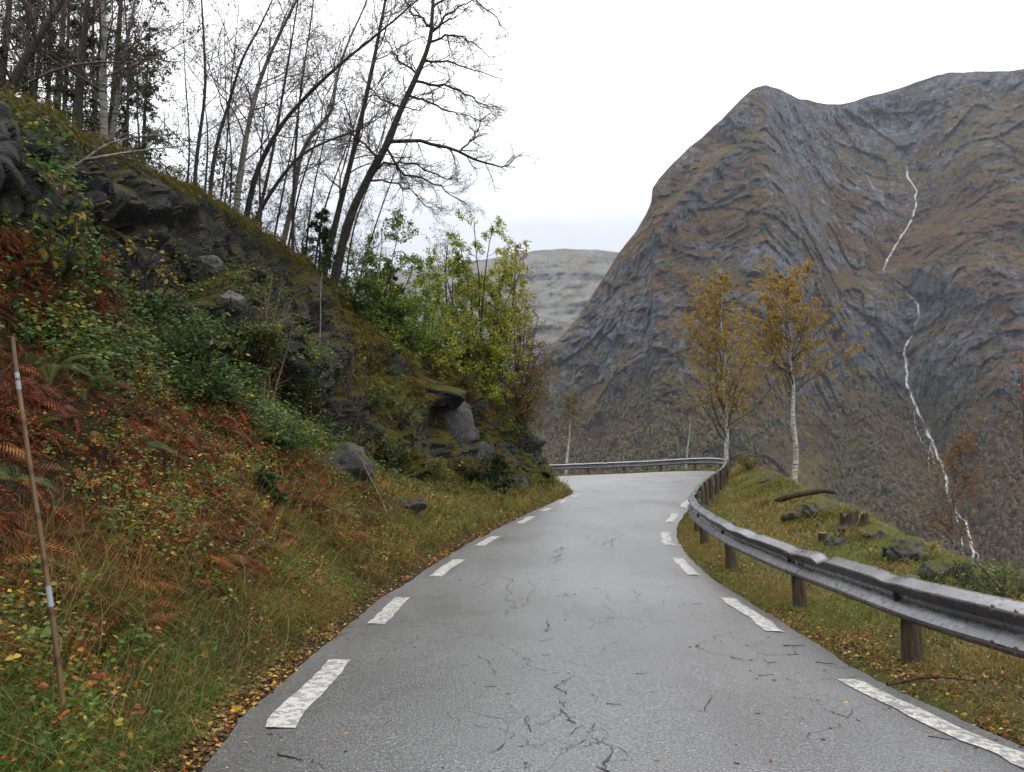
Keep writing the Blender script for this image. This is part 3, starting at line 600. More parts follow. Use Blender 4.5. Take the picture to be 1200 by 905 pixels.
# paler plateau behind it
NXP, NYP = 260, 130
qx = np.linspace(380, 860, NXP); qr = table(qx, [(380, 330), (500, 312), (560, 305), (600, 299), (625, 294), (660, 291.5), (700, 293), (740, 297), (800, 300), (860, 310)]) + .8 * fbm(np.stack([qx * .09, qx * 0, qx * 0], 1), 3, s=90)
tq = np.linspace(0, 1, NYP); qy = 620 + (qr[:, None] - 620) * tq[None]
Dq = 2150 + (3700 - 2150) * (tq ** 1.7)[None] * np.ones((NXP, 1)); Q0 = ray(np.broadcast_to(qx[:, None], qy.shape), qy); Q0 = Q0 / np.linalg.norm(Q0[..., :2], axis=-1, keepdims=True)
bq = (Q0 * Dq[..., None]).reshape(-1, 3); dq = ridged(bq / 330., 5, .6, s=91) * 75 + ridged(bq / np.array([140., 140, 60]), 5, .65, s=95) * 55
Dq = Dq + dq.reshape(Dq.shape) * np.minimum(1, np.arange(NYP)[::-1] / 14.)[None]
pq = Q0 * Dq[..., None] + np.array([0, 0, CAMZ]); b1 = Q0[:, -1] * 4300 + np.array([0, 0, 0.]); b1[:, 2] = pq[:, -1, 2] - 10; b2 = Q0[:, -1] * 5600; b2[:, 2] = -190
pq = np.concatenate([pq, b1[:, None], b2[:, None]], 1)
mb = MB(); mb.add(pq, gridfaces(*pq.shape[:2])); tag(mb.obj('plateau', [M['plateau_rock']]), 'pale grey lichen covered plateau far behind the mountain', 'mountain', kind='structure')
# ------------------------------------------------------------------ waterfall
def mtn_at(pxs, pys, pull=6.):
    i = np.interp(pxs, mx, np.arange(NXM)); i0 = np.clip(i.astype(int), 0, NXM - 2); out = []
    for k in range(len(i0)):
        d = np.interp(-pys[k], -my[i0[k]], D2_[i0[k]]); d1 = np.interp(-pys[k], -my[i0[k] + 1], D2_[i0[k] + 1]); d = d + (d1 - d) * (i[k] - i0[k])
        r = ray(pxs[k], pys[k]); r = r / np.linalg.norm(r[:2]); out.append(r * (d - pull) + np.array([0, 0, CAMZ]))
    return np.array(out)
wf = empty('waterfall', tuple(mtn_at([1141.], [660.])[0]), 'long thin white waterfall running down the gully of the mountain', 'waterfall')
rw = np.random.default_rng(8)
def strand(pts, w0, jit=.8):
    w0 = w0 * 1.4
    p, s = resamp(np.array(pts, float), step=1.6); n = len(p)
    p[:, 0] += jit * 3. * fbm(np.stack([s * .14, 0 * s + w0 * 3, 0 * s], 1), 3, s=int(pts[0][1])); wv = w0 * (.55 + .6 * np.abs(fbm(np.stack([s * .2, 0 * s, 0 * s + pts[0][0]], 1), 3, s=7))) * 2.
    wv[0] = wv[-1] = .2
    L = np.stack([p[:, 0] - wv / 2, p[:, 1]], 1); R_ = np.stack([p[:, 0] + wv / 2, p[:, 1]], 1)
    a, b = mtn_at(L[:, 0], L[:, 1], 5), mtn_at(R_[:, 0], R_[:, 1], 5); mid = mtn_at(p[:, 0], p[:, 1], 7)
    fade = np.minimum(1, np.minimum(np.arange(n), np.arange(n)[::-1]) / 9.); ta = np.stack([0 * fade, fade, 0 * fade], 1).reshape(-1, 1).repeat(3, 1)
    mb = MB(); V = np.stack([a, mid, b], 1); mb.add(V, gridfaces(n, 3), ta); mb.obj('water_strand', [M['water']], wf)
strand(FALL[:8], 1.5); strand(FALL[0:3], .7); strand([(1062, 343), (1070, 351), (1076, 358), (1076, 374)], 1.4)
strand(FALL[6:13], .55); strand(FALL[12:18], 2.2); strand(FALL[17:22], 2.5); strand(FALL[20:26], 1.); strand([(1073, 476), (1070, 492), (1076, 510), (1088, 530), (1090, 552)], .8); strand([(1118, 596), (1124, 615), (1127, 636), (1130, 660)], .9); strand([(1112, 575), (1108, 600), (1112, 630), (1110, 655)], .5); strand([(1088, 498), (1090, 520), (1096, 545), (1098, 556)], .9); strand([(1111, 578), (1115, 590), (1121, 601)], 1.5)
strand([(1131, 603), (1134, 618), (1136, 632)], 2.); strand([(1136, 632), (1140, 648), (1139, 662)], 1.8); strand([(1138, 640), (1146, 650), (1144, 664)], 1.); strand([(1064, 450), (1070, 468), (1080, 488)], .9)
strand([(1008, 196), (1022, 218), (1034, 234), (1046, 258)], .45, 1.4)
# ------------------------------------------------------------------ autumn wood on the lower mountain: far off, one mass
ico = np.array([(0, 0, 1), (.894, 0, .447), (.276, .851, .447), (-.724, .526, .447), (-.724, -.526, .447), (.276, -.851, .447), (.724, .526, -.447), (-.276, .851, -.447), (-.894, 0, -.447), (-.276, -.851, -.447), (.724, -.526, -.447), (0, 0, -1)])
icf = np.array([(0, 1, 2), (0, 2, 3), (0, 3, 4), (0, 4, 5), (0, 5, 1), (1, 6, 2), (2, 7, 3), (3, 8, 4), (4, 9, 5), (5, 10, 1), (2, 6, 7), (3, 7, 8), (4, 8, 9), (5, 9, 10), (1, 10, 6), (6, 11, 7), (7, 11, 8), (8, 11, 9), (9, 11, 10), (10, 11, 6)])
NF = 26000
cand = RNG.integers(0, NXM, NF * 5), RNG.integers(0, NYM - 4, NF * 5)
cp = mtn[cand]; cy_ = my[cand]; cx2 = X_[cand]
pr = np.interp(cy_, [395, 450, 520, 770], [0, .25, .9, 1.]) * sstep(-.35, .15, fbm(cp / 70., 3, s=101) + .25) * np.where(np.abs(cx2 - np.interp(cy_, fa[:, 1], fa[:, 0])) < 9, 0, 1)
pr *= np.where((cx2 > 895) & (cx2 < 965) & (cy_ > 505) & (cy_ < 620), .06, 1)
keep = np.where(RNG.random(NF * 5) < pr)[0][:NF]; cp = cp[keep]; n = len(cp)
hs = RNG.uniform(3.5, 9.5, n); rad = hs * RNG.uniform(.22, .36, n)
pal = np.array([(.082, .058, .034), (.088, .066, .030), (.062, .060, .026), (.045, .056, .026), (.14, .105, .04), (.028, .042, .022), (.072, .048, .036), (.095, .082, .036)]); wts = [.20, .20, .24, .14, .05, .06, .06, .05]
tc = pal[RNG.choice(len(pal), n, p=wts)] * RNG.uniform(.8, 1.15, (n, 1)); rm_ = np.array([.070, .056, .031]) + (fbm(cp / 90., 3, s=107) * .9)[:, None] * np.array([.022, .006, .0]); tc = tc * .5 + rm_ * .5; tc = np.where((fbm(cp / 160., 3, s=103) > .12)[:, None], tc * np.array([1.02, .93, .92]), tc * np.array([.9, 1.05, .95]))
V = ico[None] * (1 + RNG.normal(0, .24, (n, 12, 1))); V = V * np.stack([rad, rad, hs * .55], 1)[:, None] + cp[:, None] + np.array([0, 0, 1.]) * (hs * .4)[:, None, None]
mb = MB(); mb.add(V, (icf[None] + (np.arange(n) * 12)[:, None, None]).reshape(-1, 3), np.repeat(tc, 12, 0)); tag(mb.obj('forest', [M['dry_leaf']], smooth=False), 'distant autumn wood covering the lower slopes of the mountain', 'forest', kind='stuff')
# ------------------------------------------------------------------ scatter helpers
def cells(P):
    c = (P[:-1, :-1] + P[1:, :-1] + P[1:, 1:] + P[:-1, 1:]) / 4
    n = np.cross(P[1:, :-1] - P[:-1, :-1], P[:-1, 1:] - P[:-1, :-1]); a = np.linalg.norm(n, axis=-1); n = n / np.maximum(a, 1e-9)[..., None]
    return c, n, a
def sample(P, n, dens, far=1.0, margin=120, flip=False, ymin=2.2):
    """n random points on the grid surface P, more of them where dens() is high and where the camera is near"""
    c, nn, a = cells(P); px_, py_, zf = proj(c); I, J = np.meshgrid(np.arange(c.shape[0]), np.arange(c.shape[1]), indexing='ij')
    d = np.linalg.norm(c - np.array([0, 0, CAMZ]), axis=-1)
    wgt = a * np.clip(dens(c, I, J, nn), 0, None) / np.maximum(d, 3.5) ** far
    wgt = np.where((zf > 1.) & (c[..., 1] > ymin - 1.2) & (px_ > -margin) & (px_ < 1200 + margin) & (py_ > -200) & (py_ < 905 + 160), wgt, 0).ravel()
    k = RNG.choice(len(wgt), n, p=wgt / wgt.sum()); i, j = np.unravel_index(k, c.shape[:2]); u = RNG.random((n, 1)); v = RNG.random((n, 1))
    p = (P[i, j] * (1 - u) + P[i + 1, j] * u) * (1 - v) + (P[i, j + 1] * (1 - u) + P[i + 1, j + 1] * u) * v
    m = nn[i, j]; m = np.where(m[:, 2:3] < 0, -m, m); return p, m, i, j
def pick(pal, wts, n, var=.25):
    wts = np.array(wts, float); c = np.array(pal, float)[RNG.choice(len(pal), n, p=wts / wts.sum())]
    return c * RNG.uniform(1 - var, 1 + var, (n, 1)) * RNG.uniform(.92, 1.08, (n, 3))
def rdir(n):
    a = RNG.uniform(0, 2 * math.pi, n); return np.stack([np.cos(a), np.sin(a), 0 * a], 1)
def blades(mb, p, up, h, w, bend, tint, K=4, mat_=0):
    n = len(p); side = rdir(n); lean = rdir(n); up = nrm(up); tt_ = np.linspace(0, 1, K)
    C = p[:, None] + up[:, None] * (h[:, None] * (tt_ - .25 * bend[:, None] * tt_ ** 2))[..., None] + lean[:, None] * (h * bend)[:, None, None] * (tt_ ** 2)[None, :, None]
    C[..., 2] -= (h * bend ** 2 * .5)[:, None] * tt_ ** 3
    wd = (w[:, None] * np.array([1., .9, .6, .08])[None, :K] / 2)[..., None] * side[:, None]
    V = np.stack([C - wd, C + wd], 2); f = np.array([(2 * k, 2 * k + 1, 2 * k + 3, 2 * k + 2) for k in range(K - 1)])
    mb.add(V, (f[None] + (np.arange(n) * 2 * K)[:, None, None]).reshape(-1, 4), np.repeat(tint, 2 * K, 0) * np.tile(np.repeat(np.linspace(.75, 1.12, K), 2), n)[:, None] if False else np.repeat(tint, 2 * K, 0), mat_)
def leaves(mb, p, d, up, L, wd, tint, fold=.25, mat_=0):
    """pointed oval leaves, folded a little along the midrib"""
    n = len(p); d = nrm(d); s = nrm(np.cross(d, up)); u = np.cross(s, d); L = L[:, None]; wd = wd[:, None] / 2
    V = np.stack([p, p + d * L * .32 + s * wd + u * wd * fold, p + d * L * .68 + s * wd * .8 + u * wd * fold * .6 - u * L * .04, p + d * L - u * L * .12,
                  p + d * L * .68 - s * wd * .8 + u * wd * fold * .6 - u * L * .04, p + d * L * .32 - s * wd + u * wd * fold], 1)
    f = np.array([(0, 1, 2, 3), (0, 3, 4, 5)])
    mb.add(V, (f[None] + (np.arange(n) * 6)[:, None, None]).reshape(-1, 4), np.repeat(tint, 6, 0), mat_)
def frond(npairs=15, droop=.55, wide=.30, curl=.0):
    """one fern frond, unit length, growing along +x; returns verts and quads"""
    s = np.linspace(0, 1, npairs + 6); x = s * (1 - .18 * droop * s); z = .62 * s - droop * 1.05 * s ** 2
    C = np.stack([x, 0 * s, z], 1); V = []; Fq = []
    for k in range(len(s) - 1):
        b = len(V); r = .007 * (1 - .7 * s[k]); V += [C[k] + [0, r, 0], C[k] - [0, r, 0], C[k + 1] - [0, r * .9, 0], C[k + 1] + [0, r * .9, 0]]; Fq.append((b, b + 1, b + 2, b + 3))
    for k in range(npairs):
        q = (k + .6) / npairs; i = .16 + .84 * q; c = np.array([np.interp(i, s, C[:, j]) for j in range(3)]); tg = nrm(np.array([1, 0, .62 - 2.1 * droop * i]))
        L = wide * (math.sin(min(1, q * 1.9 + .25) * math.pi / 2) * (1 - q ** 1.7)) + .02; w_ = .62 / npairs
        for sd in (1, -1):
            dr = nrm(np.array([0, sd, 0]) + tg * .42 + np.array([0, 0, -.22 - curl * q])); b = len(V)
            V += [c - tg * w_ * .35, c + dr * L * .5 - tg * w_ * .5, c + dr * L + np.array([0, 0, -.12 * L]), c + dr * L * .5 + tg * w_ * .42]; Fq.append((b, b + 1, b + 2, b + 3))
    return np.array(V), np.array(Fq)
def place(mb, V, Fq, p, xdir, up, size, tint, mat_=0):
    """copies of one small mesh at many points"""
    n = len(p); x = nrm(xdir); y = nrm(np.cross(up, x)); z = np.cross(x, y); Rm = np.stack([x, y, z], -1) * size[:, None, None]
    Q = np.einsum('nij,vj->nvi', Rm, V) + p[:, None]
    mb.add(Q, (Fq[None] + (np.arange(n) * len(V))[:, None, None]).reshape(-1, Fq.shape[1]), np.repeat(tint, len(V), 0), mat_)
UP = np.array([0, 0, 1.])
SLOPE = bankP[:, :jB + 16]; CAP = bankP[:, jT - 16:jT + 30]; ROCKF = bankP[:, jB:jT - 4]
def vfrac(J): return J / float(jB)
def nz2(c, s, sc=.6): return fbm(c.reshape(-1, 3) * sc, 3, s=s).reshape(c.shape[:-1])
# ---- grass -----------------------------------------------------------------------------------------------
GREEN, LUSH, OCHRE, STRAW, RUST, BROWN, YEL, ORG = (.080, .125, .018), (.068, .135, .020), (.215, .145, .026), (.28, .205, .07), (.135, .030, .009), (.065, .026, .010), (.40, .28, .03), (.33, .105, .018)
mb = MB()
def gdens(c, I, J, nn):
    v = vfrac(J); a = sstep(.015, .07, v) * (1 - .88 * sstep(.28, .5, v) * (1 - sstep(10, 16, c[..., 1]))) * (1 - .6 * sstep(.9, 1.05, v))
    return a * (.55 + 1.1 * sstep(-.3, .3, nz2(c, 120, 1.3)))
n = 130000; p, m, i, j = sample(SLOPE, n, gdens, 1.15); d = np.linalg.norm(p, axis=1); v = vfrac(j)
zone = fbm(p * .9, 3, s=121); near = 1 - sstep(4.5, 7.5, p[:, 1])
tint = pick([GREEN, LUSH, OCHRE, STRAW, RUST, BROWN], [.31, .13, .27, .11, .11, .07], n)
gm = (RNG.random(n) < near * .55 * (1 - sstep(.25, .5, v)) + .35 * sstep(0, .4, zone)); tint[gm] = pick([GREEN, LUSH], [.5, .5], gm.sum())
gm = RNG.random(n) < .55 * sstep(.05, .4, -zone) * (1 - near); tint[gm] = pick([OCHRE, STRAW, RUST], [.5, .3, .2], gm.sum())
h = RNG.uniform(.06, .34, n) * (1 + .5 * (fbm(p * 1.7, 2, s=122))) * (.35 + .65 * sstep(.02, .10, v)); w_ = np.maximum(.0045, d * .00062) * RNG.uniform(.7, 1.4, n)
blades(mb, p - m * .02, nrm(m * .45 + UP * .8 + np.array([.25, -.05, 0])), h, w_, RNG.uniform(.3, 1.3, n), tint)
n = 2200; p, m, i, j = sample(SLOPE, n, lambda c, I, J, nn: sstep(.04, .12, vfrac(J)) * (1 - sstep(.3, .5, vfrac(J))) * (.2 + sstep(-.1, .3, nz2(c, 125, .9))), 1.1); d = np.linalg.norm(p, axis=1)
blades(mb, p, nrm(m * .25 + UP + np.array([.2, -.05, 0])), RNG.uniform(.25, .6, n), np.maximum(.004, d * .0005), RNG.uniform(.1, .7, n), pick([STRAW, OCHRE, (.2, .09, .03)], [.5, .3, .2], n))
tag(mb.obj('grass', [M['grass_blade']]), 'tangled green and straw coloured grass growing on the left bank', 'grass', kind='stuff')
mb = MB()
VERGE = rightP[:, 0:cutR + 2]
def vdens(c, I, J, nn):
    a = sstep(-6, 2, J) * (.6 + .4 * sstep(15, 32, J)); return a * (.35 + 1.2 * sstep(-.35, .25, nz2(c, 130, 1.1))) * (1 + 4.5 * (J < 11) + 1.5 * (J < 18))
n = 220000; p, m, i, j = sample(VERGE, n, vdens, 1.2); d = np.linalg.norm(p, axis=1); zone = fbm(p * .8, 3, s=131)
tint = pick([GREEN, (.12, .145, .025), OCHRE, STRAW, BROWN], [.22, .20, .32, .21, .05], n); gm = RNG.random(n) < .65 * sstep(0, .3, zone); tint[gm] = pick([(.10, .135, .022), (.14, .165, .03), GREEN], [.4, .4, .2], gm.sum())
gm = RNG.random(n) < .6 * sstep(.02, .3, -zone); tint[gm] = pick([OCHRE, STRAW, (.16, .10, .04)], [.45, .35, .2], gm.sum())
h = RNG.uniform(.05, .17, n) * (1 + .9 * sstep(16, 38, j)) * (.7 + .3 * sstep(2, 14, j)); w_ = np.maximum(.0045, d * .00062) * RNG.uniform(.7, 1.4, n)
blades(mb, p - m * .015, nrm(m * .5 + UP * .6 + np.array([.2, -.25, 0])), h, w_, RNG.uniform(.4, 1.5, n), tint)
c0, m0, i0_, j0_ = sample(VERGE, 150, lambda c, I, J, nn: sstep(26, 36, J) * (.3 + sstep(-.2, .3, nz2(c, 190, .8))), .8)
k = np.repeat(np.arange(150), 90); n = len(k); a = RNG.uniform(0, 6.28, n); rr_ = np.sqrt(RNG.random(n)) * RNG.uniform(.06, .16, 150)[k]; q = c0[k] + np.stack([np.cos(a) * rr_, np.sin(a) * rr_, 0 * a], 1); d = np.linalg.norm(q, axis=1)
tt0 = pick([OCHRE, STRAW, (.10, .13, .02), (.13, .065, .02), (.075, .10, .018)], [.3, .2, .2, .12, .18], 150)[k] * RNG.uniform(.7, 1.25, (n, 1))
blades(mb, q - m0[k] * .03, nrm(UP * .8 + np.stack([np.cos(a), np.sin(a), 0 * a], 1) * .5), RNG.uniform(.14, .36, n), np.maximum(.0045, d * .0006), RNG.uniform(.5, 1.6, n), tt0)
tag(mb.obj('grass', [M['grass_blade']]), 'yellow green grass on the verge and mound behind the guardrail', 'grass', kind='stuff')
# grass, moss and heather along the top of the cliff and on its ledges
mb = MB()
n = 46000; p, m, i, j = sample(CAP, n, lambda c, I, J, nn: np.exp(-((J - 18) / 9.) ** 2) * np.clip(.2 + np.abs(nn[..., 2]), 0, 1), .9, ymin=6); d = np.linalg.norm(p, axis=1)
tint = pick([(.06, .062, .010), (.10, .085, .014), OCHRE, (.10, .05, .018), GREEN], [.28, .25, .18, .18, .11], n)
blades(mb, p - m * .03, nrm(m * .7 + UP * .25 + np.array([.35, -.1, -.1])), RNG.uniform(.06, .30, n), np.maximum(.006, d * .0007) * RNG.uniform(.7, 1.5, n), RNG.uniform(.7, 1.9, n), tint)
n = 75000; p, m, i, j = sample(ROCKF, n, lambda c, I, J, nn: np.maximum(sstep(.45, .85, np.abs(nn[..., 2])), .8 * sstep(.15, .5, np.abs(nn[..., 2])) * sstep(17, 22, c[..., 1])) * sstep(-.1, .25, nz2(c, 140, .5)) * (.4 + sstep(17, 25, c[..., 1]) * 2.2), .9, ymin=6); d = np.linalg.norm(p, axis=1)
blades(mb, p - m * .02, nrm(m * .5 + UP * .3 + np.array([.4, -.15, -.15])), RNG.uniform(.06, .26, n), np.maximum(.006, d * .0007) * RNG.uniform(.7, 1.5, n), RNG.uniform(.6, 1.7, n), pick([OCHRE, GREEN, (.09, .09, .015), RUST, STRAW], [.35, .22, .2, .15, .08], n))
tag(mb.obj('moss', [M['grass_blade']]), 'yellow green moss and drooping dry grass along the cliff top and ledges', 'moss', kind='stuff')
# ---- dead bracken ----------------------------------------------------------------------------------------
mb = MB()
def bdens(c, I, J, nn):
    v = vfrac(J); return sstep(.20, .36, v) * (1 - .7 * sstep(.75, .95, v) * sstep(8.5, 11, c[..., 1])) * (1 - sstep(12, 18, c[..., 1]) * .85) * (.25 + 1.4 * sstep(-.25, .2, nz2(c, 150, .8)))
for k, (dr, wi) in enumerate(((.85, .26), (1.15, .20), (1.4, .16))):
    Vf, Ff = frond(11, dr, wi, .9); n = 4200; p, m, i, j = sample(SLOPE, n, bdens, 1.0)
    place(mb, Vf, Ff, p, rdir(n) + np.array([.55, -.25, -.12]) + RNG.normal(0, .2, (n, 3)), nrm(m + RNG.normal(0, .75, (n, 3))), RNG.uniform(.12, .42, n), pick([RUST, (.19, .046, .012), BROWN, (.22, .09, .026), (.04, .015, .007)], [.36, .10, .26, .04, .24], n, .45))
# bare stalks and curled scraps
n = 60000; p, m, i, j = sample(SLOPE, n, bdens, 1.1); d = np.linalg.norm(p, axis=1)
blades(mb, p, nrm(m * .4 + UP * .5), RNG.uniform(.04, .26, n), np.maximum(.0035, d * .0005) * RNG.uniform(.7, 1.5, n), RNG.uniform(.4, 1.9, n), pick([RUST, (.20, .048, .012), BROWN, (.24, .10, .03), (.035, .014, .007)], [.38, .12, .26, .05, .19], n, .4))
tag(mb.obj('bracken', [M['dry_leaf']]), 'tangled rust brown dead bracken covering the upper bank', 'bracken', kind='stuff')
# ---- low leafy undergrowth -------------------------------------------------------------------------------
mb = MB()
def leafy(n_stems, dens, per, Lr, pal, wts, hr, ymin=2.2, far=1.1):
    p, m, i, j = sample(SLOPE, n_stems, dens, far, ymin=ymin); h = RNG.uniform(*hr, n_stems); dr = nrm(m * .5 + UP * .7 + rdir(n_stems) * .55)
    d0 = np.linalg.norm(p, axis=1)
    blades(mb, p, dr, h * 1.05, np.maximum(.004, d0 * .0005), RNG.uniform(.1, .5, n_stems), pick([BROWN, (.06, .05, .02)], [.5, .5], n_stems))
    q = np.repeat(p, per, 0); D_ = np.repeat(dr, per, 0); H = np.repeat(h, per); tq_ = RNG.uniform(.25, 1.1, len(q)); q = q + D_ * (H * tq_)[:, None] + RNG.normal(0, .3, (len(q), 3)) * (H * .35)[:, None]
    base = pick(pal, wts, n_stems, .2); tn = np.repeat(base, per, 0) * RNG.uniform(.7, 1.35, (len(q), 1)); L = RNG.uniform(*Lr, len(q)); dd = rdir(len(q)) + np.array([.15, -.2, -.15]) + RNG.normal(0, .25, (len(q), 3))
    leaves(mb, q, dd, nrm(UP + RNG.normal(0, .45, (len(q), 3)) + np.array([.2, -.3, 0])), L, L * RNG.uniform(.5, .72, len(q)), tn)
GL = [(.050, .095, .024), (.080, .13, .030), (.034, .064, .022), (.13, .165, .034), (.30, .23, .03)]
leafy(5600, lambda c, I, J, nn: sstep(.58, .78, vfrac(J)) * sstep(7.0, 9, c[..., 1]) * (1 - sstep(15, 19, c[..., 1])) * (.1 + sstep(-.15, .25, nz2(c, 160, .6))), 13, (.032, .078), GL, [.28, .24, .24, .17, .07], (.18, .55))
leafy(7500, lambda c, I, J, nn: sstep(.06, .15, vfrac(J)) * (1 - sstep(.8, 1., vfrac(J))) * sstep(-.2, .3, nz2(c, 163, 1.2)), 8, (.02, .05), [(.10, .16, .024), (.065, .12, .022), (.20, .21, .035), YEL, ORG, (.24, .05, .016), (.13, .06, .02)], [.30, .22, .13, .09, .10, .07, .09], (.05, .26))
leafy(1100, lambda c, I, J, nn: sstep(.4, .6, vfrac(J)) * sstep(13, 16, c[..., 1]) * (.2 + sstep(-.1, .3, nz2(c, 166, .7))), 9, (.045, .09), GL, [.3, .3, .2, .15, .05], (.12, .4), 10)
tag(mb.obj('undergrowth', [M['leaf']]), 'low leafy green and yellow undergrowth below the cliff', 'undergrowth', kind='stuff')
mb = MB()
def leafy_on(P, n_pts, dens, Lr, pal, wts, far=1., ymin=5, spread=.16):
    p, m, i, j = sample(P, n_pts, dens, far, ymin=ymin); q = p + m * RNG.uniform(.02, .25, (n_pts, 1)) + RNG.normal(0, spread * .3, (n_pts, 3)); L = RNG.uniform(*Lr, n_pts)
    leaves(mb, q, rdir(n_pts) + np.array([.3, -.2, -.3]), nrm(m + RNG.normal(0, .5, (n_pts, 3)) + UP * .4), L, L * .6, pick(pal, wts, n_pts, .35))
leafy_on(ROCKF, 15000, lambda c, I, J, nn: sstep(.0, .35, nz2(c, 170, .55)) * (.25 + sstep(.3, .8, np.abs(nn[..., 2]))) * (1 - .5 * sstep(60, 120, J)), (.04, .09), GL + [(.10, .05, .02)], [.28, .26, .2, .1, .08, .08])
leafy_on(CAP, 5000, lambda c, I, J, nn: np.exp(-((J - 22) / 8.) ** 2) * sstep(-.2, .3, nz2(c, 172, .6)), (.03, .07), [(.09, .05, .016), (.06, .065, .015), (.12, .09, .02), (.03, .05, .015)], [.3, .3, .2, .2])
tag(mb.obj('vegetation', [M['leaf']]), 'small leafy plants and heather rooted in the cracks of the cliff', 'vegetation', kind='stuff')
# ---- fallen leaves ---------------------------------------------------------------------------------------
mb = MB()
LIT = [ORG, (.16, .06, .02), (.10, .05, .022), YEL, (.30, .20, .07), (.05, .028, .014), (.11, .12, .03)]
def litter(P, n, dens, far, lift=.012, flat=.3):
    p, m, i, j = sample(P, n, dens, far); L = RNG.uniform(.018, .05, n); d0 = np.linalg.norm(p, axis=1); L = np.maximum(L, d0 * .002)
    leaves(mb, p + m * RNG.uniform(.003, lift, (n, 1)), rdir(n), nrm(m + RNG.normal(0, flat, (n, 3))), L, L * RNG.uniform(.5, .8, n), pick(LIT, [.10, .17, .30, .05, .16, .19, .03], n, .4), RNG.choice([.2, .5, -.3]))
litter(SLOPE, 8000, lambda c, I, J, nn: np.exp(-((J - 3.5) / 4.5) ** 2) * (.3 + sstep(-.3, .3, nz2(c, 180, 1.5))), 1.2, .03, .45)
litter(VERGE, 4600, lambda c, I, J, nn: (np.exp(-((J - 5) / 7.) ** 2) + .45 * (J < 34)) * (.15 + sstep(-.2, .3, nz2(c, 181, 1.2))) * (1 - .6 * sstep(12, 18, c[..., 1])), 1.2, .03, .45)
litter(SLOPE, 1500, lambda c, I, J, nn: sstep(.1, .2, vfrac(J)), 1.1, .12, .5)
litter(road, 900, lambda c, I, J, nn: (.10 + 1.8 * np.exp(-((J - 13.) / 2.2) ** 2) + 1.5 * np.exp(-(J / 1.6) ** 2)), .6, .008, .12)
tag(mb.obj('leaves', [M['dry_leaf']]), 'fallen orange and brown leaves along both edges of the asphalt', 'leaves', kind='stuff')
# ------------------------------------------------------------------ terrain look-up: where a line of sight meets the bank, the cliff or the verge
_all = np.concatenate([bankP[:, :jT + 40].reshape(-1, 3), rightP[:, :cutR + 4].reshape(-1, 3)]); _all = _all[_all[:, 1] > 2]
_ax, _ay, _az = proj(_all)
def surf_at(px_, py_, r=7):
    d = (_ax - px_) ** 2 + (_ay - py_) ** 2; k = np.where((d < r * r) & (_az > .5))[0]
    if len(k) == 0: k = np.argsort(d)[:5]
    k = k[np.argsort(_az[k])][: max(1, len(k) // 4)]; return W(px_, py_, float(np.median(_all[k, 1])))
# ------------------------------------------------------------------ tree growth
def at(P, t):
    K = P.shape[1]; x = t * (K - 1); i = np.minimum(x.astype(int), K - 2); f = (x - i)
    a = np.arange(len(P)); return i, f
def grow(P, R, n, t0, t1, L0, ang, K=6, up=0., wig=.18, rf=.55, taper=.55, rmin=.0025, rng=RNG, keep=1., bias=None):
    N = len(P); idx = np.repeat(np.arange(N), n); m_ = len(idx); t = t0 + (t1 - t0) * ((np.tile(np.arange(n), N) + rng.random(m_)) / n)
    if keep < 1: k = rng.random(m_) < keep; idx, t = idx[k], t[k]; m_ = len(idx)
    Kp = P.shape[1]; x = t * (Kp - 1); i = np.minimum(x.astype(int), Kp - 2); f = (x - i)[:, None]
    pos = P[idx, i] * (1 - f) + P[idx, i + 1] * f; tan = nrm(P[idx, i + 1] - P[idx, i]); r0 = R[idx, i] * (1 - f[:, 0]) + R[idx, i + 1] * f[:, 0]
    q = rng.normal(size=(m_, 3)); 
    if bias is not None: q = q + np.asarray(bias)
    q = nrm(q - tan * np.sum(q * tan, 1, keepdims=True)); a = ang * rng.uniform(.65, 1.3, m_)[:, None]
    d = np.cos(a) * tan + np.sin(a) * q; L = (L0[idx] if hasattr(L0, '__len__') else L0) * rng.uniform(.5, 1.15, m_) * (1 - taper * (t - t0) / max(1e-6, t1 - t0))
    pts = [pos]; st = (L / (K - 1))[:, None]
    for k in range(K - 1):
        d = nrm(d + rng.normal(0, wig, (m_, 3)) + np.array([0, 0, up / (K - 1)])); pts.append(pts[-1] + d * st)
    rr0 = np.maximum(np.minimum(r0 * rf, L * .02 + .002), rmin); RR = rr0[:, None] * np.linspace(1, .3, K)[None]
    return np.stack(pts, 1), np.maximum(RR, rmin * .7), L
def leaf_cloud(mb, P, n, size, pal, wts, mat_=0, hang=.5, spread=.03, tmin=.25, asp=.62, var=.28):
    k = RNG.integers(0, len(P), n); K = P.shape[1]; x = RNG.uniform(tmin, 1, n) * (K - 1); i = np.minimum(x.astype(int), K - 2); f = (x - i)[:, None]
    p = P[k, i] * (1 - f) + P[k, i + 1] * f + RNG.normal(0, spread, (n, 3)); L = RNG.uniform(*size, n)
    leaves(mb, p, RNG.normal(0, 1, (n, 3)) * np.array([1, 1, .5]) + np.array([0, 0, -hang]), nrm(RNG.normal(0, 1, (n, 3)) + np.array([0, -.2, .6])), L, L * asp, pick(pal, wts, n, var), mat_=mat_)
def spine_w(pts, Y, dy=0.):
    pts = np.array(pts, float); k = np.linspace(0, 1, len(pts)); P = W(pts[:, 0], pts[:, 1], Y + dy * k); n = max(10, 4 * len(pts)); return spline(P, n)
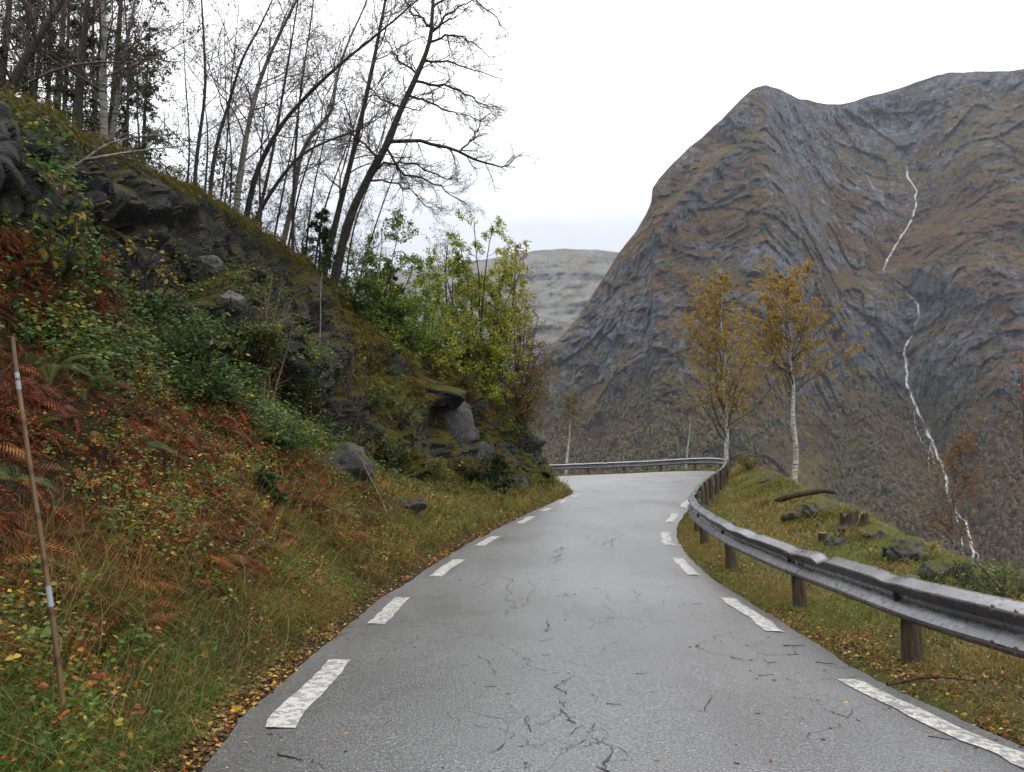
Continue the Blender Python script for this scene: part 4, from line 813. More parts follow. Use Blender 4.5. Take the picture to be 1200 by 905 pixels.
def tree(name, label, cat, pts, Y, wpx, bark, levels, leaf=None, twig='twig_bark', dy=0., tip=.18, sink=1.2, group=None, crown_name='crown', sides=9, extra=None, rg=None, flare=.35):
    """levels: one dict per order of branching; leaf: a list of (count, size, palette, weights) on the last two orders"""
    rg = rg or np.random.default_rng(abs(hash(label)) % 99991 if False else sum(map(ord, label)))
    S = spine_w(pts, Y, dy); base = S[0].copy(); r0 = wpx / F * Y / 2
    low = S[:1] - np.array([[0, 0, sink]]); r0 = r0 * (.82 if bark != 'white_birch_bark' else 1); S2 = np.concatenate([low, S]); n = len(S2); tR = np.linspace(0, 1, n); R = r0 * (1 - (1 - tip) * tR ** 1.15) * (1 + flare * np.exp(-tR * 14)) * (1 + .05 * rg.normal(size=n))
    root = empty(name, tuple(base), label, cat, group)
    mbt = MB(); V, q = tubes(S2[None], R[None], sides); mbt.add(V, q)
    P, RR = S[None], R[None, 1:]; mbc = MB(); last = []; LL = np.array([np.linalg.norm(np.diff(S, axis=0), axis=1).sum()])
    for k, lv in enumerate(levels):
        lv = dict(lv); L0 = lv.pop('L'); sd = lv.pop('S', 4 if k == 0 else 3); L0 = LL * L0 if lv.pop('rel', k > 0) else L0; lg = lv.pop('limb', False)
        P, RR, LL = grow(P, RR, L0=L0, rng=rg, **lv)
        V, q = tubes(P, RR, sd); (mbt if lg else mbc).add(V, q, mat=0); last.append(P)
    if extra is not None:
        for e in extra: 
            EP, ER_ = e(S, R[1:]); V, q = tubes(EP, ER_, 5); mbc.add(V, q, mat=0); last.append(EP)
    for (cnt_, size, pal, wts, *o) in (leaf or []):
        src = last[-1] if not o or o[0] == 0 else last[-1 - o[0]]
        leaf_cloud(mbc, src, cnt_, size, pal, wts, mat_=1)
    mbt.obj('trunk', [M[bark]], root)
    if mbc.v: mbc.obj(crown_name, [M[twig], M['leaf']], root)
    return root
BARE = lambda n, L, n2=9, n3=8, L2=.55, L3=.55, up=.35, ang=.85, t0=.18: [dict(n=int(n * 1.45), t0=t0, t1=.98, L=L * 1.35, ang=ang, K=8, up=up, wig=.17, rf=.32, taper=.5), dict(n=n2, t0=.15, t1=1., L=L2, ang=.75, K=6, up=.1, wig=.2, rf=.6), dict(n=n3, t0=.1, t1=1., L=L3, ang=.7, K=4, up=-.05, wig=.22, rf=.8, rmin=.0036)]
SPECK = [(130, (.04, .07), [(.09, .055, .02), (.16, .09, .02), (.06, .04, .02)], [.4, .3, .3])]
DK = [(.06, .075, .02), (.035, .055, .016), (.10, .10, .025)]
# the crowd at the upper left, on top of the cliff
tree('bare_tree', 'thickest dark trunk in the upper left corner, leaning right over the moss', 'tree', [(-12, 150), (8, 112), (30, 70), (52, 35), (78, -10), (115, -110)], 11.3, 19, 'dark_bark', BARE(12, 1.9, up=.5), SPECK)
tree('bare_tree', 'straight dark trunk left of the pale birch on the mossy cliff top', 'tree', [(88, 182), (94, 100), (99, 40), (103, -20), (110, -150)], 13.6, 13, 'dark_bark', BARE(12, 2.0), SPECK)
tree('birch_tree', 'tall grey birch with the palest trunk on the mossy top at the upper left', 'tree', [(123, 186), (121, 110), (122, 40), (119, -30), (124, -180)], 13.2, 13, 'grey_birch_bark', BARE(14, 1.8), SPECK)
tree('birch_tree', 'slender grey birch rising right of the palest birch trunk and leaning right', 'tree', [(128, 182), (138, 115), (147, 60), (160, -10), (184, -140)], 14.4, 8.5, 'grey_birch_bark', BARE(14, 1.8), SPECK)
for k, (pts, Y, w_, lab) in enumerate((
    ([(56, 170), (58, 60), (63, -60)], 17.5, 8, 'thin straight trunk standing behind the leaning thick trunk'),
    ([(34, 165), (40, 50), (58, -70)], 16.5, 9, 'thin dark trunk rising out of the crook of the leaning thick trunk'),
    ([(73, 172), (80, 40), (82, -80)], 18.5, 7, 'thin trunk in the shade between the thick leaning trunk and the straight one'),
    ([(112, 188), (109, 60), (112, -80)], 19, 7, 'thin trunk close behind the palest birch'),
    ([(148, 205), (150, 70), (141, -60)], 17.5, 5, 'thinnest stem right of the slender leaning birch'))):
    tree('bare_tree', lab, 'tree', pts, Y, w_, 'dark_bark', BARE(10, 1.7), SPECK)
tree('leafy_tree', 'small tree with sparse dark green leaves right of the slender leaning birch', 'tree', [(160, 225), (163, 170), (160, 110), (165, 60)], 15.6, 4, 'dark_bark', [dict(n=20, t0=.1, t1=1., L=1.3, ang=.9, K=8, up=.3, wig=.17, rf=.45, taper=.4), dict(n=7, t0=.15, t1=1., L=.5, ang=.8, K=5, up=0., wig=.18), dict(n=5, t0=.1, t1=1., L=.5, ang=.7, K=4, up=-.1, wig=.2)], [(2200, (.04, .075), DK, [.4, .4, .2])])
tree('leafy_tree', 'low leafy green bush tree among the feet of the bare stems', 'tree', [(262, 275), (264, 235), (266, 195)], 18.6, 3.5, 'dark_bark', [dict(n=18, t0=.1, t1=1., L=1.1, ang=.9, K=8, up=.3, wig=.17, rf=.45, taper=.4), dict(n=7, t0=.15, t1=1., L=.5, ang=.8, K=5, up=0., wig=.18), dict(n=5, t0=.1, t1=1., L=.5, ang=.7, K=4, up=-.1, wig=.2)], [(900, (.05, .08), [(.05, .085, .02), (.08, .11, .03)], [.5, .5])])
# the fan of bare stems along the edge of the cliff
tree('bare_tree', 'dark bare stem standing upright alone against the white sky, with a thin companion', 'tree', [(227, 255), (230, 190), (240, 110), (239, 50), (236, -20), (240, -120)], 15.9, 6.5, 'dark_bark', BARE(13, 1.7, up=.6), SPECK)
tree('bare_sapling', 'thin grey sapling beside the lone upright dark stem', 'tree', [(237, 255), (242, 200), (243, 150), (236, 95)], 15.9, 4, 'dark_bark', BARE(7, .9, 4, 3), None)
tree('bare_tree', 'dark wavy bare stem left of the white birch stem, curving right', 'tree', [(243, 262), (252, 180), (270, 115), (284, 70), (305, 30), (325, -15), (350, -90)], 16.6, 6, 'dark_bark', BARE(13, 1.8), SPECK)
tree('birch_tree', 'white spotted birch stem leaning right above the cliff edge', 'tree', [(274, 275), (282, 200), (296, 125), (310, 80), (330, 35), (350, -5), (380, -80)], 17.4, 9.5, 'grey_birch_bark', BARE(15, 2.0), SPECK)
tree('bare_tree', 'thin straight bare stem crossing behind the white spotted birch', 'tree', [(298, 275), (318, 185), (333, 100), (343, 40), (352, -20), (362, -100)], 18.4, 5, 'dark_bark', BARE(13, 1.8), SPECK)
tree('bare_tree', 'thin vertical bare stem in the middle of the leaning fan', 'tree', [(343, 310), (344, 220), (349, 140), (356, 80), (365, 20), (374, -70)], 20, 5, 'dark_bark', BARE(13, 1.9), SPECK)
tree('bare_tree', 'strongly arched dark stem bending far right through the fan of stems', 'tree', [(285, 275), (300, 205), (328, 150), (360, 112), (398, 76), (440, 42), (480, 8), (530, -40)], 18.6, 8, 'dark_bark', BARE(16, 1.7), SPECK)
tree('bare_tree', 'low arched branchy stem sweeping right just above the moss', 'tree', [(290, 275), (318, 225), (350, 185), (385, 165), (425, 150), (470, 120)], 18.8, 6, 'dark_bark', BARE(14, 1.3), SPECK)
tree('birch_tree', 'pale crooked birch stem with a kink near its foot', 'tree', [(328, 300), (343, 235), (352, 185), (368, 155), (388, 130), (395, 90), (408, 50), (430, 0), (450, -70)], 20.2, 8, 'grey_birch_bark', BARE(15, 2.0), SPECK)
tree('bare_tree', 'straight dark brown trunk leaning right beside the big spreading tree', 'tree', [(374, 345), (396, 250), (416, 170), (434, 90), (446, 30), (455, -20), (470, -120)], 21.9, 10, 'dark_bark', BARE(18, 2.1), SPECK)
def limb(pts, Y, w0, rgseed=1):
    def f(S, R):
        P = spline(W(np.array(pts)[:, 0], np.array(pts)[:, 1], Y), 16); n = len(P); return P[None], (w0 / F * Y / 2 * np.linspace(1, .25, n))[None]
    return f
t9 = dict(pts=[(388, 345), (408, 262), (430, 212), (452, 172), (470, 128), (487, 92), (503, 50), (507, 10), (511, -60)], Y=22.4)
def bigtree():
    rg = np.random.default_rng(41); Y = 22.4; S = spine_w(t9['pts'], Y); n = len(S) + 1
    root = empty('bare_tree', tuple(S[0]), 'big dark leaning tree whose crown of fine bare twigs spreads right into the sky', 'tree')
    S2 = np.concatenate([S[:1] - np.array([[0, 0, 1.2]]), S]); tR = np.linspace(0, 1, n); R = 12 / F * Y / 2 * (1 - .72 * tR) * (1 + .06 * rg.normal(size=n))
    mbt = MB(); V, q = tubes(S2[None], R[None], 10); mbt.add(V, q)
    limbs = [([(459, 166), (500, 168), (540, 178), (565, 190), (590, 196), (612, 178)], 7.5), ([(540, 176), (556, 160), (566, 140), (580, 128)], 4), ([(505, 38), (520, 22), (540, 8), (570, -4)], 6.5), ([(503, 50), (530, 40), (552, 50), (575, 66)], 5),
             ([(485, 95), (515, 100), (540, 108), (566, 122), (590, 130)], 5.5), ([(478, 112), (505, 122), (535, 135), (560, 138)], 5), ([(445, 186), (415, 160), (400, 130)], 5), ([(494, 72), (520, 72), (550, 82), (590, 92)], 5),
             ([(452, 172), (470, 200), (500, 212), (530, 228), (552, 245)], 5), ([(470, 128), (440, 110), (420, 80)], 5), ([(430, 212), (468, 218), (498, 240), (515, 255)], 4), ([(505, 30), (480, 10), (470, -30)], 5), ([(490, 88), (460, 60), (450, 30)], 4.5), ([(438, 200), (470, 190), (515, 205), (545, 215)], 4.5), ([(507, 10), (540, -10), (580, 20), (600, 50)], 4.5)]
    Lp = []; Lr = []
    for k, (pt, w0) in enumerate(limbs):
        pt = np.array(pt, float); Yk = Y + np.linspace(0, rg.uniform(-1.6, 1.6), len(pt)); P = spline(W(pt[:, 0], pt[:, 1], Yk), 14); P[1:] += rg.normal(0, .035, (13, 3)); Lp.append(P); Lr.append(.66 * w0 / F * Y / 2 * np.linspace(1, .22, 14))
    Lp, Lr = np.array(Lp), np.array(Lr); V, q = tubes(Lp, Lr, 6); mbt.add(V, q); mbt.obj('trunk', [M['dark_bark']], root)
    mc = MB(); P1, R1, L1 = grow(Lp, Lr, 17, .08, 1., 1.15, .8, 7, .15, .2, .5, .4, rng=rg); P2, R2, L2 = grow(P1, R1, 10, .1, 1., L1 * .55, .7, 6, -.05, .22, .65, rng=rg); P3, R3, L3 = grow(P2, R2, 6, .1, 1., L2 * .6, .65, 4, -.15, .25, .8, rmin=.0028, rng=rg)
    P4, R4, L4 = grow(S[None], R[None, 1:], 26, .3, 1., 1.3, .9, 7, .3, .2, .35, rng=rg); P5, R5, L5 = grow(P4, R4, 8, .1, 1., L4 * .5, .75, 5, 0, .22, .6, rng=rg); P6, R6, L6 = grow(P5, R5, 6, .1, 1., L5 * .6, .7, 4, -.1, .25, .8, rmin=.0036, rng=rg)
    for P, R_, s in ((P1, R1, 4), (P2, R2, 3), (P3, R3, 3), (P4, R4, 4), (P5, R5, 3), (P6, R6, 3)): V, q = tubes(P, R_, s); mc.add(V, q)
    leaf_cloud(mc, P2, 260, (.03, .06), [(.10, .06, .02), (.07, .045, .02), (.20, .08, .02)], [.4, .4, .2], mat_=1)
    mc.obj('crown', [M['twig_bark'], M['leaf']], root)
bigtree()
# dark conifers behind the crowd
def spruce(label, x, y, z, h, r, n=46, seed=0, tint=((.018, .032, .010), (.03, .042, .012), (.045, .05, .014)), bare=.12, name='spruce_tree', group=None, cat='tree'):
    rg = np.random.default_rng(seed); root = empty(name, (x, y, z), label, cat, group); b = np.array([x, y, z - .5])
    zz = np.linspace(0, h + .5, 14); S = np.stack([x + .05 * rg.normal(size=14).cumsum() * .3, y + 0 * zz, z - .5 + zz], 1); R = np.linspace(.012 * h + .02, .01, 14)
    mbt = MB(); V, q = tubes(S[None], R[None], 8); mbt.add(V, q); mbt.obj('trunk', [M['dark_bark']], root)
    tt_ = np.linspace(bare, .985, n); st = np.stack([np.interp(tt_, np.linspace(0, 1, 14), S[:, k]) for k in range(3)], 1); az = rg.uniform(0, 6.28, n); L = r * (1 - tt_) ** .8 * rg.uniform(.65, 1.15, n) + .12
    K = 8; s = np.linspace(0, 1, K); P = st[:, None] + L[:, None, None] * np.stack([np.cos(az)[:, None] * s, np.sin(az)[:, None] * s, (.10 * s - .38 * s ** 2 + .1 * s ** 3)[None] * np.ones((n, 1))], -1)
    mc = MB(); V, q = tubes(P, np.linspace(1, .3, K)[None] * (.006 + .008 * L)[:, None], 3); mc.add(V, q)
    P1, R1, L1 = grow(P, np.full((n, K), .006), 12, .15, 1., L * .42, .9, 4, -.25, .12, .8, .6, rng=rg)
    m_ = len(P1); per = 13; k = np.repeat(np.arange(m_), per); tq_ = rg.random(len(k)) * 2.99; i = tq_.astype(int); f = (tq_ - i)[:, None]; p = P1[k, i] * (1 - f) + P1[k, i + 1] * f
    nd = nrm(P1[k, i + 1] - P1[k, i] + rg.normal(0, .7, (len(k), 3)) * .06 + rg.normal(0, .3, (len(k), 3)) * L1[k][:, None] * .3); sz = rg.uniform(.05, .13, len(k))
    c = np.array(tint)[rg.integers(0, len(tint), len(k))] * rg.uniform(.7, 1.3, (len(k), 1)); leaves(mc, p, nd, nrm(rg.normal(0, .5, (len(k), 3)) + UP), sz, sz * .28, c, .1, 1)
    mc.obj('crown', [M['twig_bark'], M['needle']], root)
for k, (px_, Y, h, r, lab) in enumerate(((-30, 17, 9, 2.0, 'dark spruce at the left border behind the leaning thick trunk'), (40, 21, 11, 2.2, 'tall dark spruce filling the gap behind the thin trunks at the upper left'), (88, 24, 10, 2.0, 'dark spruce behind the straight dark trunk left of the pale birch'),
                                        (128, 19.5, 5.5, 1.4, 'small dark spruce at the feet of the two grey birches'), (0, 26, 13, 2.6, 'largest dark spruce far back in the upper left corner'),
    (64, 16.2, 5, 1.5, 'low dark spruce between the leaning thick trunk and the straight dark trunk'), (108, 22, 12, 2.3, 'dark spruce directly behind the palest birch trunk'), (150, 25, 9, 1.9, 'dark spruce standing rightmost in the shady wood at the upper left'), (20, 14.5, 4.5, 1.6, 'low bushy spruce on the moss under the thick leaning trunk'))):
    X = (px_ - 600) / 933 * Y; z = np.interp(-X, [0, 6, 20], [5.8, 6.2, 9.6]); spruce(lab, X, Y, z, h, r, seed=k)
b = W(372, 345, 20.6); spruce('small green spruce among the bare stems on the cliff edge', b[0], b[1], b[2], 2.3, .9, 34, 11, ((.03, .05, .015), (.045, .07, .02)))
b = W(455, 405, 23.6); spruce('narrow dark spruce behind the wide fresh green crown', b[0], b[1], b[2], 2.6, .8, 34, 12, ((.022, .045, .014), (.03, .055, .018)))
b = surf_at(583, 578); spruce('round dark green juniper low on the grassy rocks', b[0], b[1], b[2], 1.15, .55, 44, 13, ((.02, .04, .012), (.035, .06, .016)), -.02, 'juniper_bush', None, 'bush')
b = W(575, 432, 27.6); spruce('dark juniper under the yellow leafy tree', b[0], b[1], b[2], 1.2, .7, 30, 14, ((.018, .032, .012), (.028, .045, .014)), 0, 'juniper_bush', None, 'bush')
b = surf_at(305, 590); spruce('little dark spruce seedling in the bracken', b[0], b[1], b[2] - .05, .42, .36, 24, 15, ((.03, .055, .018), (.05, .075, .022)), 0, 'spruce_tree')
# leafy shrubs and small trees on the spur
LEAFY = lambda n, L, n2=7, n3=5, ang=.7, up=.4, t0=.15: [dict(n=n, t0=t0, t1=1., L=L * 1.75, ang=ang * 1.25, K=8, up=up, wig=.17, rf=.45, taper=.5), dict(n=n2, t0=.15, t1=1., L=.5, ang=.8, K=5, up=.1, wig=.18), dict(n=n3, t0=.1, t1=1., L=.5, ang=.7, K=4, up=-.1, wig=.2)]
YG = [(.22, .29, .04), (.33, .34, .045), (.50, .40, .045), (.13, .19, .035)]
tree('leafy_tree', 'thin tree with the yellowest leaves at the right edge of the spur', 'tree', [(592, 465), (598, 400), (602, 345), (604, 300)], 29.2, 4.5, 'dark_bark', LEAFY(22, 1.0, 6, 5, .5), [(1700, (.06, .11), [(.40, .31, .04), (.24, .20, .035), (.2, .12, .04)], [.45, .3, .25])])
tree('twiggy_bush', 'brown twiggy bush with ochre leaves leaning out from the end of the spur', 'bush', [(596, 498), (602, 460), (608, 420), (612, 380)], 30., 5, 'dark_bark', LEAFY(46, 1.25, 9, 6, .9, .1, .02), [(2600, (.05, .09), [(.16, .10, .04), (.23, .15, .04), (.11, .07, .035)], [.4, .3, .3])], twig='rust_twig_bark')
tree('twiggy_bush', 'reddish brown bare bush behind the sparse green and gold crown', 'bush', [(522, 425), (524, 370), (522, 320), (525, 285)], 28.8, 5, 'dark_bark', LEAFY(36, 1.3, 8, 6, .8, .2, .05), [(500, (.05, .08), [(.14, .08, .03), (.10, .05, .03)], [.5, .5])], twig='rust_twig_bark')
YG2 = [(.16, .25, .04), (.26, .30, .04), (.42, .35, .045), (.09, .15, .03)]
for (lab, pts, Y, L, n_, pal) in (
    ('low broad green shrub covering the cliff edge left of the wide fresh green crown', [(408, 450), (412, 410), (414, 370), (418, 335)], 22.3, .85, 2300, [(.06, .12, .03), (.10, .16, .035), (.26, .24, .04), (.045, .08, .025)]),
    ('round yellowing shrub in front of the wide fresh green crown', [(447, 455), (450, 420), (452, 380), (456, 345)], 23., .9, 2300, YG2),
    ('bright green shrub on the rocks below the sparse green and gold crown', [(492, 465), (495, 425), (496, 385), (500, 350)], 25.2, .8, 2000, YG2),
    ('dense yellow green shrub left of the wide yellow green crown', [(527, 470), (527, 420), (530, 370), (530, 315)], 26.8, 1.15, 3200, YG2),
    ('dense yellow green shrub right of the wide yellow green crown', [(577, 485), (580, 430), (583, 370), (586, 315)], 28.4, 1.15, 3200, YG2)):
    tree('leafy_tree', lab, 'tree', pts, Y, 4, 'dark_bark', LEAFY(24, L, 7, 5, .8, .25, .06), [(n_, (.06, .11), pal, [.35, .3, .15, .2])])
tree('twiggy_bush', 'lowest rust coloured twiggy bush overhanging the road end of the spur', 'bush', [(612, 528), (617, 490), (622, 450), (625, 415)], 30.6, 4, 'dark_bark', LEAFY(40, 1.0, 8, 6, .9, .05, .02), [(1300, (.05, .08), [(.17, .09, .035), (.22, .14, .04), (.11, .06, .03)], [.4, .3, .3])], twig='rust_twig_bark')
def fan_tree(name, label, base, tips, Y, w_, per, L, n, size, pal, wts, twig='twig_bark', cat='tree', n2=6, n3=4, up=.05, group=None):
    rg = np.random.default_rng(sum(map(ord, label)) + int(base[0])); b = W(base[0], base[1], Y); root = empty(name, tuple(b), label, cat, group); Ps = []; Rs = []
    for (tx, ty) in tips:
        dy = rg.uniform(-1.1, 1.1); P = spline(np.array([b + [rg.normal(0, .12), rg.normal(0, .12), -.8], b + [0, 0, .1], W(base[0] + (tx - base[0]) * .38 + rg.uniform(-5, 5), base[1] + (ty - base[1]) * .5, Y + dy * .5), W(tx, ty, Y + dy)]), 16); P[4:] += rg.normal(0, .02, (12, 3)); Ps.append(P); Rs.append(w_ / F * Y / 2 * np.linspace(1, .22, 16))
    Ps, Rs = np.array(Ps), np.array(Rs); mt = MB(); V, q = tubes(Ps, Rs, 6); mt.add(V, q); mt.obj('stems', [M['dark_bark']], root)
    P1, R1, L1 = grow(Ps, Rs, per, .3, 1., L, .95, 7, up, .17, .5, .35, rng=rg); P2, R2, L2 = grow(P1, R1, n2, .15, 1., L1 * .55, .8, 5, -.05, .2, .6, rng=rg); P3, R3, L3 = grow(P2, R2, n3, .1, 1., L2 * .55, .7, 4, -.15, .22, .7, rng=rg); mc = MB()
    for P, R_ in ((P1, R1), (P2, R2), (P3, R3)): V, q = tubes(P, R_, 3); mc.add(V, q)
    leaf_cloud(mc, P3, n, size, pal, wts, mat_=1, hang=.6, spread=.05); mc.obj('crown', [M[twig], M['leaf']], root)
fan_tree('leafy_tree', 'wide rounded yellow green crown of many thin stems at the end of the rock spur', (562, 470), [(518, 305), (538, 275), (556, 262), (577, 264), (597, 284), (610, 318), (526, 352), (602, 368), (512, 392), (586, 330), (548, 320)], 27.6, 4, 13, 1.4, 23000, (.055, .095), YG, [.34, .3, .2, .16])
fan_tree('leafy_tree', 'wide rounded fresh green crown in front of the foot of the big bare tree', (440, 450), [(408, 335), (424, 295), (446, 268), (468, 270), (488, 298), (498, 345), (480, 385), (416, 385), (452, 330)], 23.2, 4, 13, 1.4, 23000, (.05, .09), [(.10, .20, .035), (.16, .27, .045), (.36, .33, .045), (.065, .13, .03)], [.36, .3, .16, .18])
fan_tree('twiggy_bush', 'ochre and brown fan of twigs leaning out over the spur end', (603, 505), [(604, 325), (618, 345), (630, 372), (638, 402), (645, 425), (636, 448), (615, 395), (600, 420)], 29.8, 3.4, 12, 1.0, 4200, (.045, .075), [(.22, .14, .03), (.17, .09, .03), (.30, .21, .04), (.10, .11, .03)], [.35, .25, .2, .2], 'rust_twig_bark', 'bush', 8, 6)
fan_tree('leafy_tree', 'sparse green and gold crown between the fresh green and yellow green crowns', (500, 460), [(486, 330), (502, 300), (520, 320), (528, 370), (480, 380), (470, 420), (530, 410)], 25.6, 3.5, 10, 1.0, 5200, (.055, .095), YG, [.3, .25, .25, .2])
for (bx, by, tx, Y, w_) in ((218, 250, 214, 16.4, 3.2), (255, 265, 282, 17.2, 3.4), (268, 272, 262, 18.2, 3.0), (306, 285, 318, 19, 3.6), (318, 295, 366, 19.4, 3.4), (335, 305, 410, 20.6, 3.6), (356, 322, 400, 21, 3.4), (366, 335, 432, 21.6, 3.6), (384, 345, 470, 22.6, 3.6), (402, 355, 460, 23.2, 3.2), (412, 362, 500, 23.6, 3.0)):
    rgk = np.random.default_rng(bx); tree('bare_sapling', 'thin bare stem among the tangle of twigs on the cliff edge', 'tree', [(bx, by), (bx + (tx - bx) * .25 + rgk.uniform(-5, 5), by - 85), (bx + (tx - bx) * .6 + rgk.uniform(-6, 6), by - 165), (tx, by - rgk.uniform(235, 290))], Y, w_, 'dark_bark', BARE(14, 1.25, 8, 7, up=.2, ang=.8, t0=.12), [(90, (.035, .06), [(.10, .06, .02), (.07, .05, .02), (.17, .08, .02)], [.4, .4, .2])], group='thin bare stems on the cliff edge', rg=np.random.default_rng(bx))
for (bx, by, Y, h_) in ((205, 245, 16, 60), (300, 290, 18.8, 75), (352, 322, 20.8, 85), (392, 355, 22.6, 90), (425, 378, 23.8, 90)):
    fan_tree('twiggy_bush', 'low tangle of thin twigs with a few green leaves on the mossy cliff edge', (bx, by + 12), [(bx - 30, by - h_ * .6), (bx - 14, by - h_), (bx + 4, by - h_ * .85), (bx + 20, by - h_ * 1.05), (bx + 38, by - h_ * .7)], Y, 2.4, 11, .75, 1300, (.035, .065), [(.07, .11, .03), (.10, .14, .03), (.16, .09, .03), (.045, .075, .02)], [.35, .25, .2, .2], 'twig_bark', 'bush', 6, 5, group='twiggy brush on the cliff edge')
fan_tree('twiggy_bush', 'leafless grey brush standing behind the rail at the right border', (1172, 706), [(1150, 672), (1162, 662), (1176, 655), (1190, 664), (1206, 660)], 9.2, 1.6, 8, .28, 160, (.02, .04), [(.10, .14, .04), (.16, .10, .03)], [.6, .4], 'twig_bark', 'bush', 5, 4)
# saplings in front of the cliff
def sapling(name, label, bx, by, tips, w_, leafspec, twig='dark_bark', pull=.0, cat='sapling', per=6, L=.35):
    b = surf_at(bx, by); Yb = b[1]; rg = np.random.default_rng(sum(map(ord, label))); root = empty(name, tuple(b), label, cat); Ps = []; Rs = []
    for (tx, ty, dy) in tips:
        mid = np.array([(bx + tx) / 2 + rg.uniform(-6, 6), (by + ty) / 2]); P = spline(np.array([b - [0, 0, .1], W(mid[0], mid[1], Yb + dy * .4), W(tx, ty, Yb + dy)]), 12); P[2:] += rg.normal(0, .012, (10, 3)); Ps.append(P); Rs.append(w_ / F * Yb / 2 * np.linspace(1, .3, 12))
    Ps, Rs = np.array(Ps), np.array(Rs); mt = MB(); V, q = tubes(Ps, Rs, 6); mt.add(V, q); mt.obj('stems', [M[twig]], root)
    mc = MB(); P1, R1, L1 = grow(Ps, Rs, per, .25, 1., L, .7, 6, .1, .15, .6, .4, rng=rg); P2, R2, L2 = grow(P1, R1, 4, .2, 1., L1 * .5, .7, 4, 0, .2, .7, rng=rg)
    for P, R_ in ((P1, R1), (P2, R2)): V, q = tubes(P, R_, 3); mc.add(V, q)
    for (n, size, pal, wts) in leafspec: leaf_cloud(mc, P2, n, size, pal, wts, mat_=1, hang=.7)
    mc.obj('foliage', [M['twig_bark'], M['leaf']], root)
YL = [(.30, .22, .03), (.24, .15, .025), (.12, .12, .03), (.18, .07, .02)]
sapling('sapling', 'slender sapling with green and yellow leaves in front of the dark rock at far left', 62, 345, [(72, 232, -.3), (92, 240, -.2), (55, 255, -.4), (100, 262, -.2)], 3, [(75, (.07, .11), [(.06, .10, .03), (.16, .17, .03), (.30, .21, .03)], [.45, .3, .25])])
sapling('sapling', 'sapling with drooping golden leaves before the black cliff', 172, 385, [(160, 285, -.3), (182, 278, -.3), (196, 300, -.2), (205, 318, -.2), (150, 320, -.3)], 3, [(150, (.06, .10), YL, [.45, .3, .1, .15])])
sapling('sapling', 'leafy green sapling right of the golden one, with a few yellow leaves', 232, 455, [(235, 375, -.4), (262, 365, -.4), (285, 395, -.3), (215, 385, -.3), (255, 398, -.5)], 3, [(380, (.06, .10), [(.05, .09, .025), (.075, .12, .03), (.2, .18, .03)], [.5, .35, .15])])
sapling('bare_bush', 'bundle of bare reddish stems standing against the black cliff', 308, 490, [(300, 330, .5), (318, 318, .6), (330, 335, .6), (342, 350, .5), (322, 380, .2), (345, 372, .3), (310, 350, .4), (296, 372, .1)], 3.4, [(60, (.05, .08), YL, [.3, .3, .2, .2])], 'rust_twig_bark', cat='bush', per=8, L=.6)
sapling('sapling', 'tall thin pale leafless sapling rising in front of the dark rock', 372, 505, [(378, 318, .6), (384, 400, .3)], 3.2, [(12, (.05, .07), YL, [.3, .3, .2, .2])], 'grey_birch_bark', per=5, L=.5)
sapling('bare_bush', 'thin bare stems in the dark cleft right of the pale sapling', 410, 520, [(402, 400, .5), (418, 385, .6), (430, 420, .4), (396, 430, .4)], 3, [(90, (.05, .09), [(.06, .10, .03), (.22, .17, .03)], [.5, .5])], 'dark_bark', cat='bush', per=7, L=.6)
sapling('sapling', 'sprig of light green leaves growing on the ledge beside the angular grey rock', 470, 500, [(478, 462, -.2), (492, 470, -.2), (460, 455, -.1), (485, 480, -.3)], 3, [(130, (.06, .10), [(.08, .13, .035), (.13, .17, .04)], [.6, .4])], per=5, L=.4)
# a dead branch over the mossy edge
S = spline(np.array([W(-30, 214, 9.4), W(15, 208, 9.6), W(62, 208, 9.7), W(95, 190, 9.8), W(125, 170, 10), W(165, 160, 10.3), (W(214, 157, 10.7))]), 26); rg = np.random.default_rng(5)
root = empty('dead_branch', tuple(S[0]), 'pale dead forked branch hanging over the mossy rim at the upper left', 'branch'); mt = MB(); R = 6.5 / F * 9.8 / 2 * np.linspace(1, .2, 26); V, q = tubes(S[None], R[None], 7); mt.add(V, q)
S3 = spline(np.array([W(100, 188, 9.8), W(130, 182, 9.9), W(170, 176, 10.2), W(245, 168, 10.8)]), 18); R3_ = 4.5 / F * 9.8 / 2 * np.linspace(1, .2, 18); V, q = tubes(S3[None], R3_[None], 6); mt.add(V, q); mt.obj('limb', [M['grey_birch_bark']], root)
P1, R1, L1 = grow(np.stack([resamp(S, n=18)[0], S3]), np.stack([R[:18], R3_]), 13, .2, 1., .7, .7, 6, .1, .16, .5, .4, rng=rg); P2, R2, L2 = grow(P1, R1, 5, .2, 1., L1 * .5, .7, 4, 0, .2, .7, rng=rg); mc = MB()
for P, R_ in ((P1, R1), (P2, R2)): V, q = tubes(P, R_, 3); mc.add(V, q)
mc.obj('twigs', [M['twig_bark']], root)
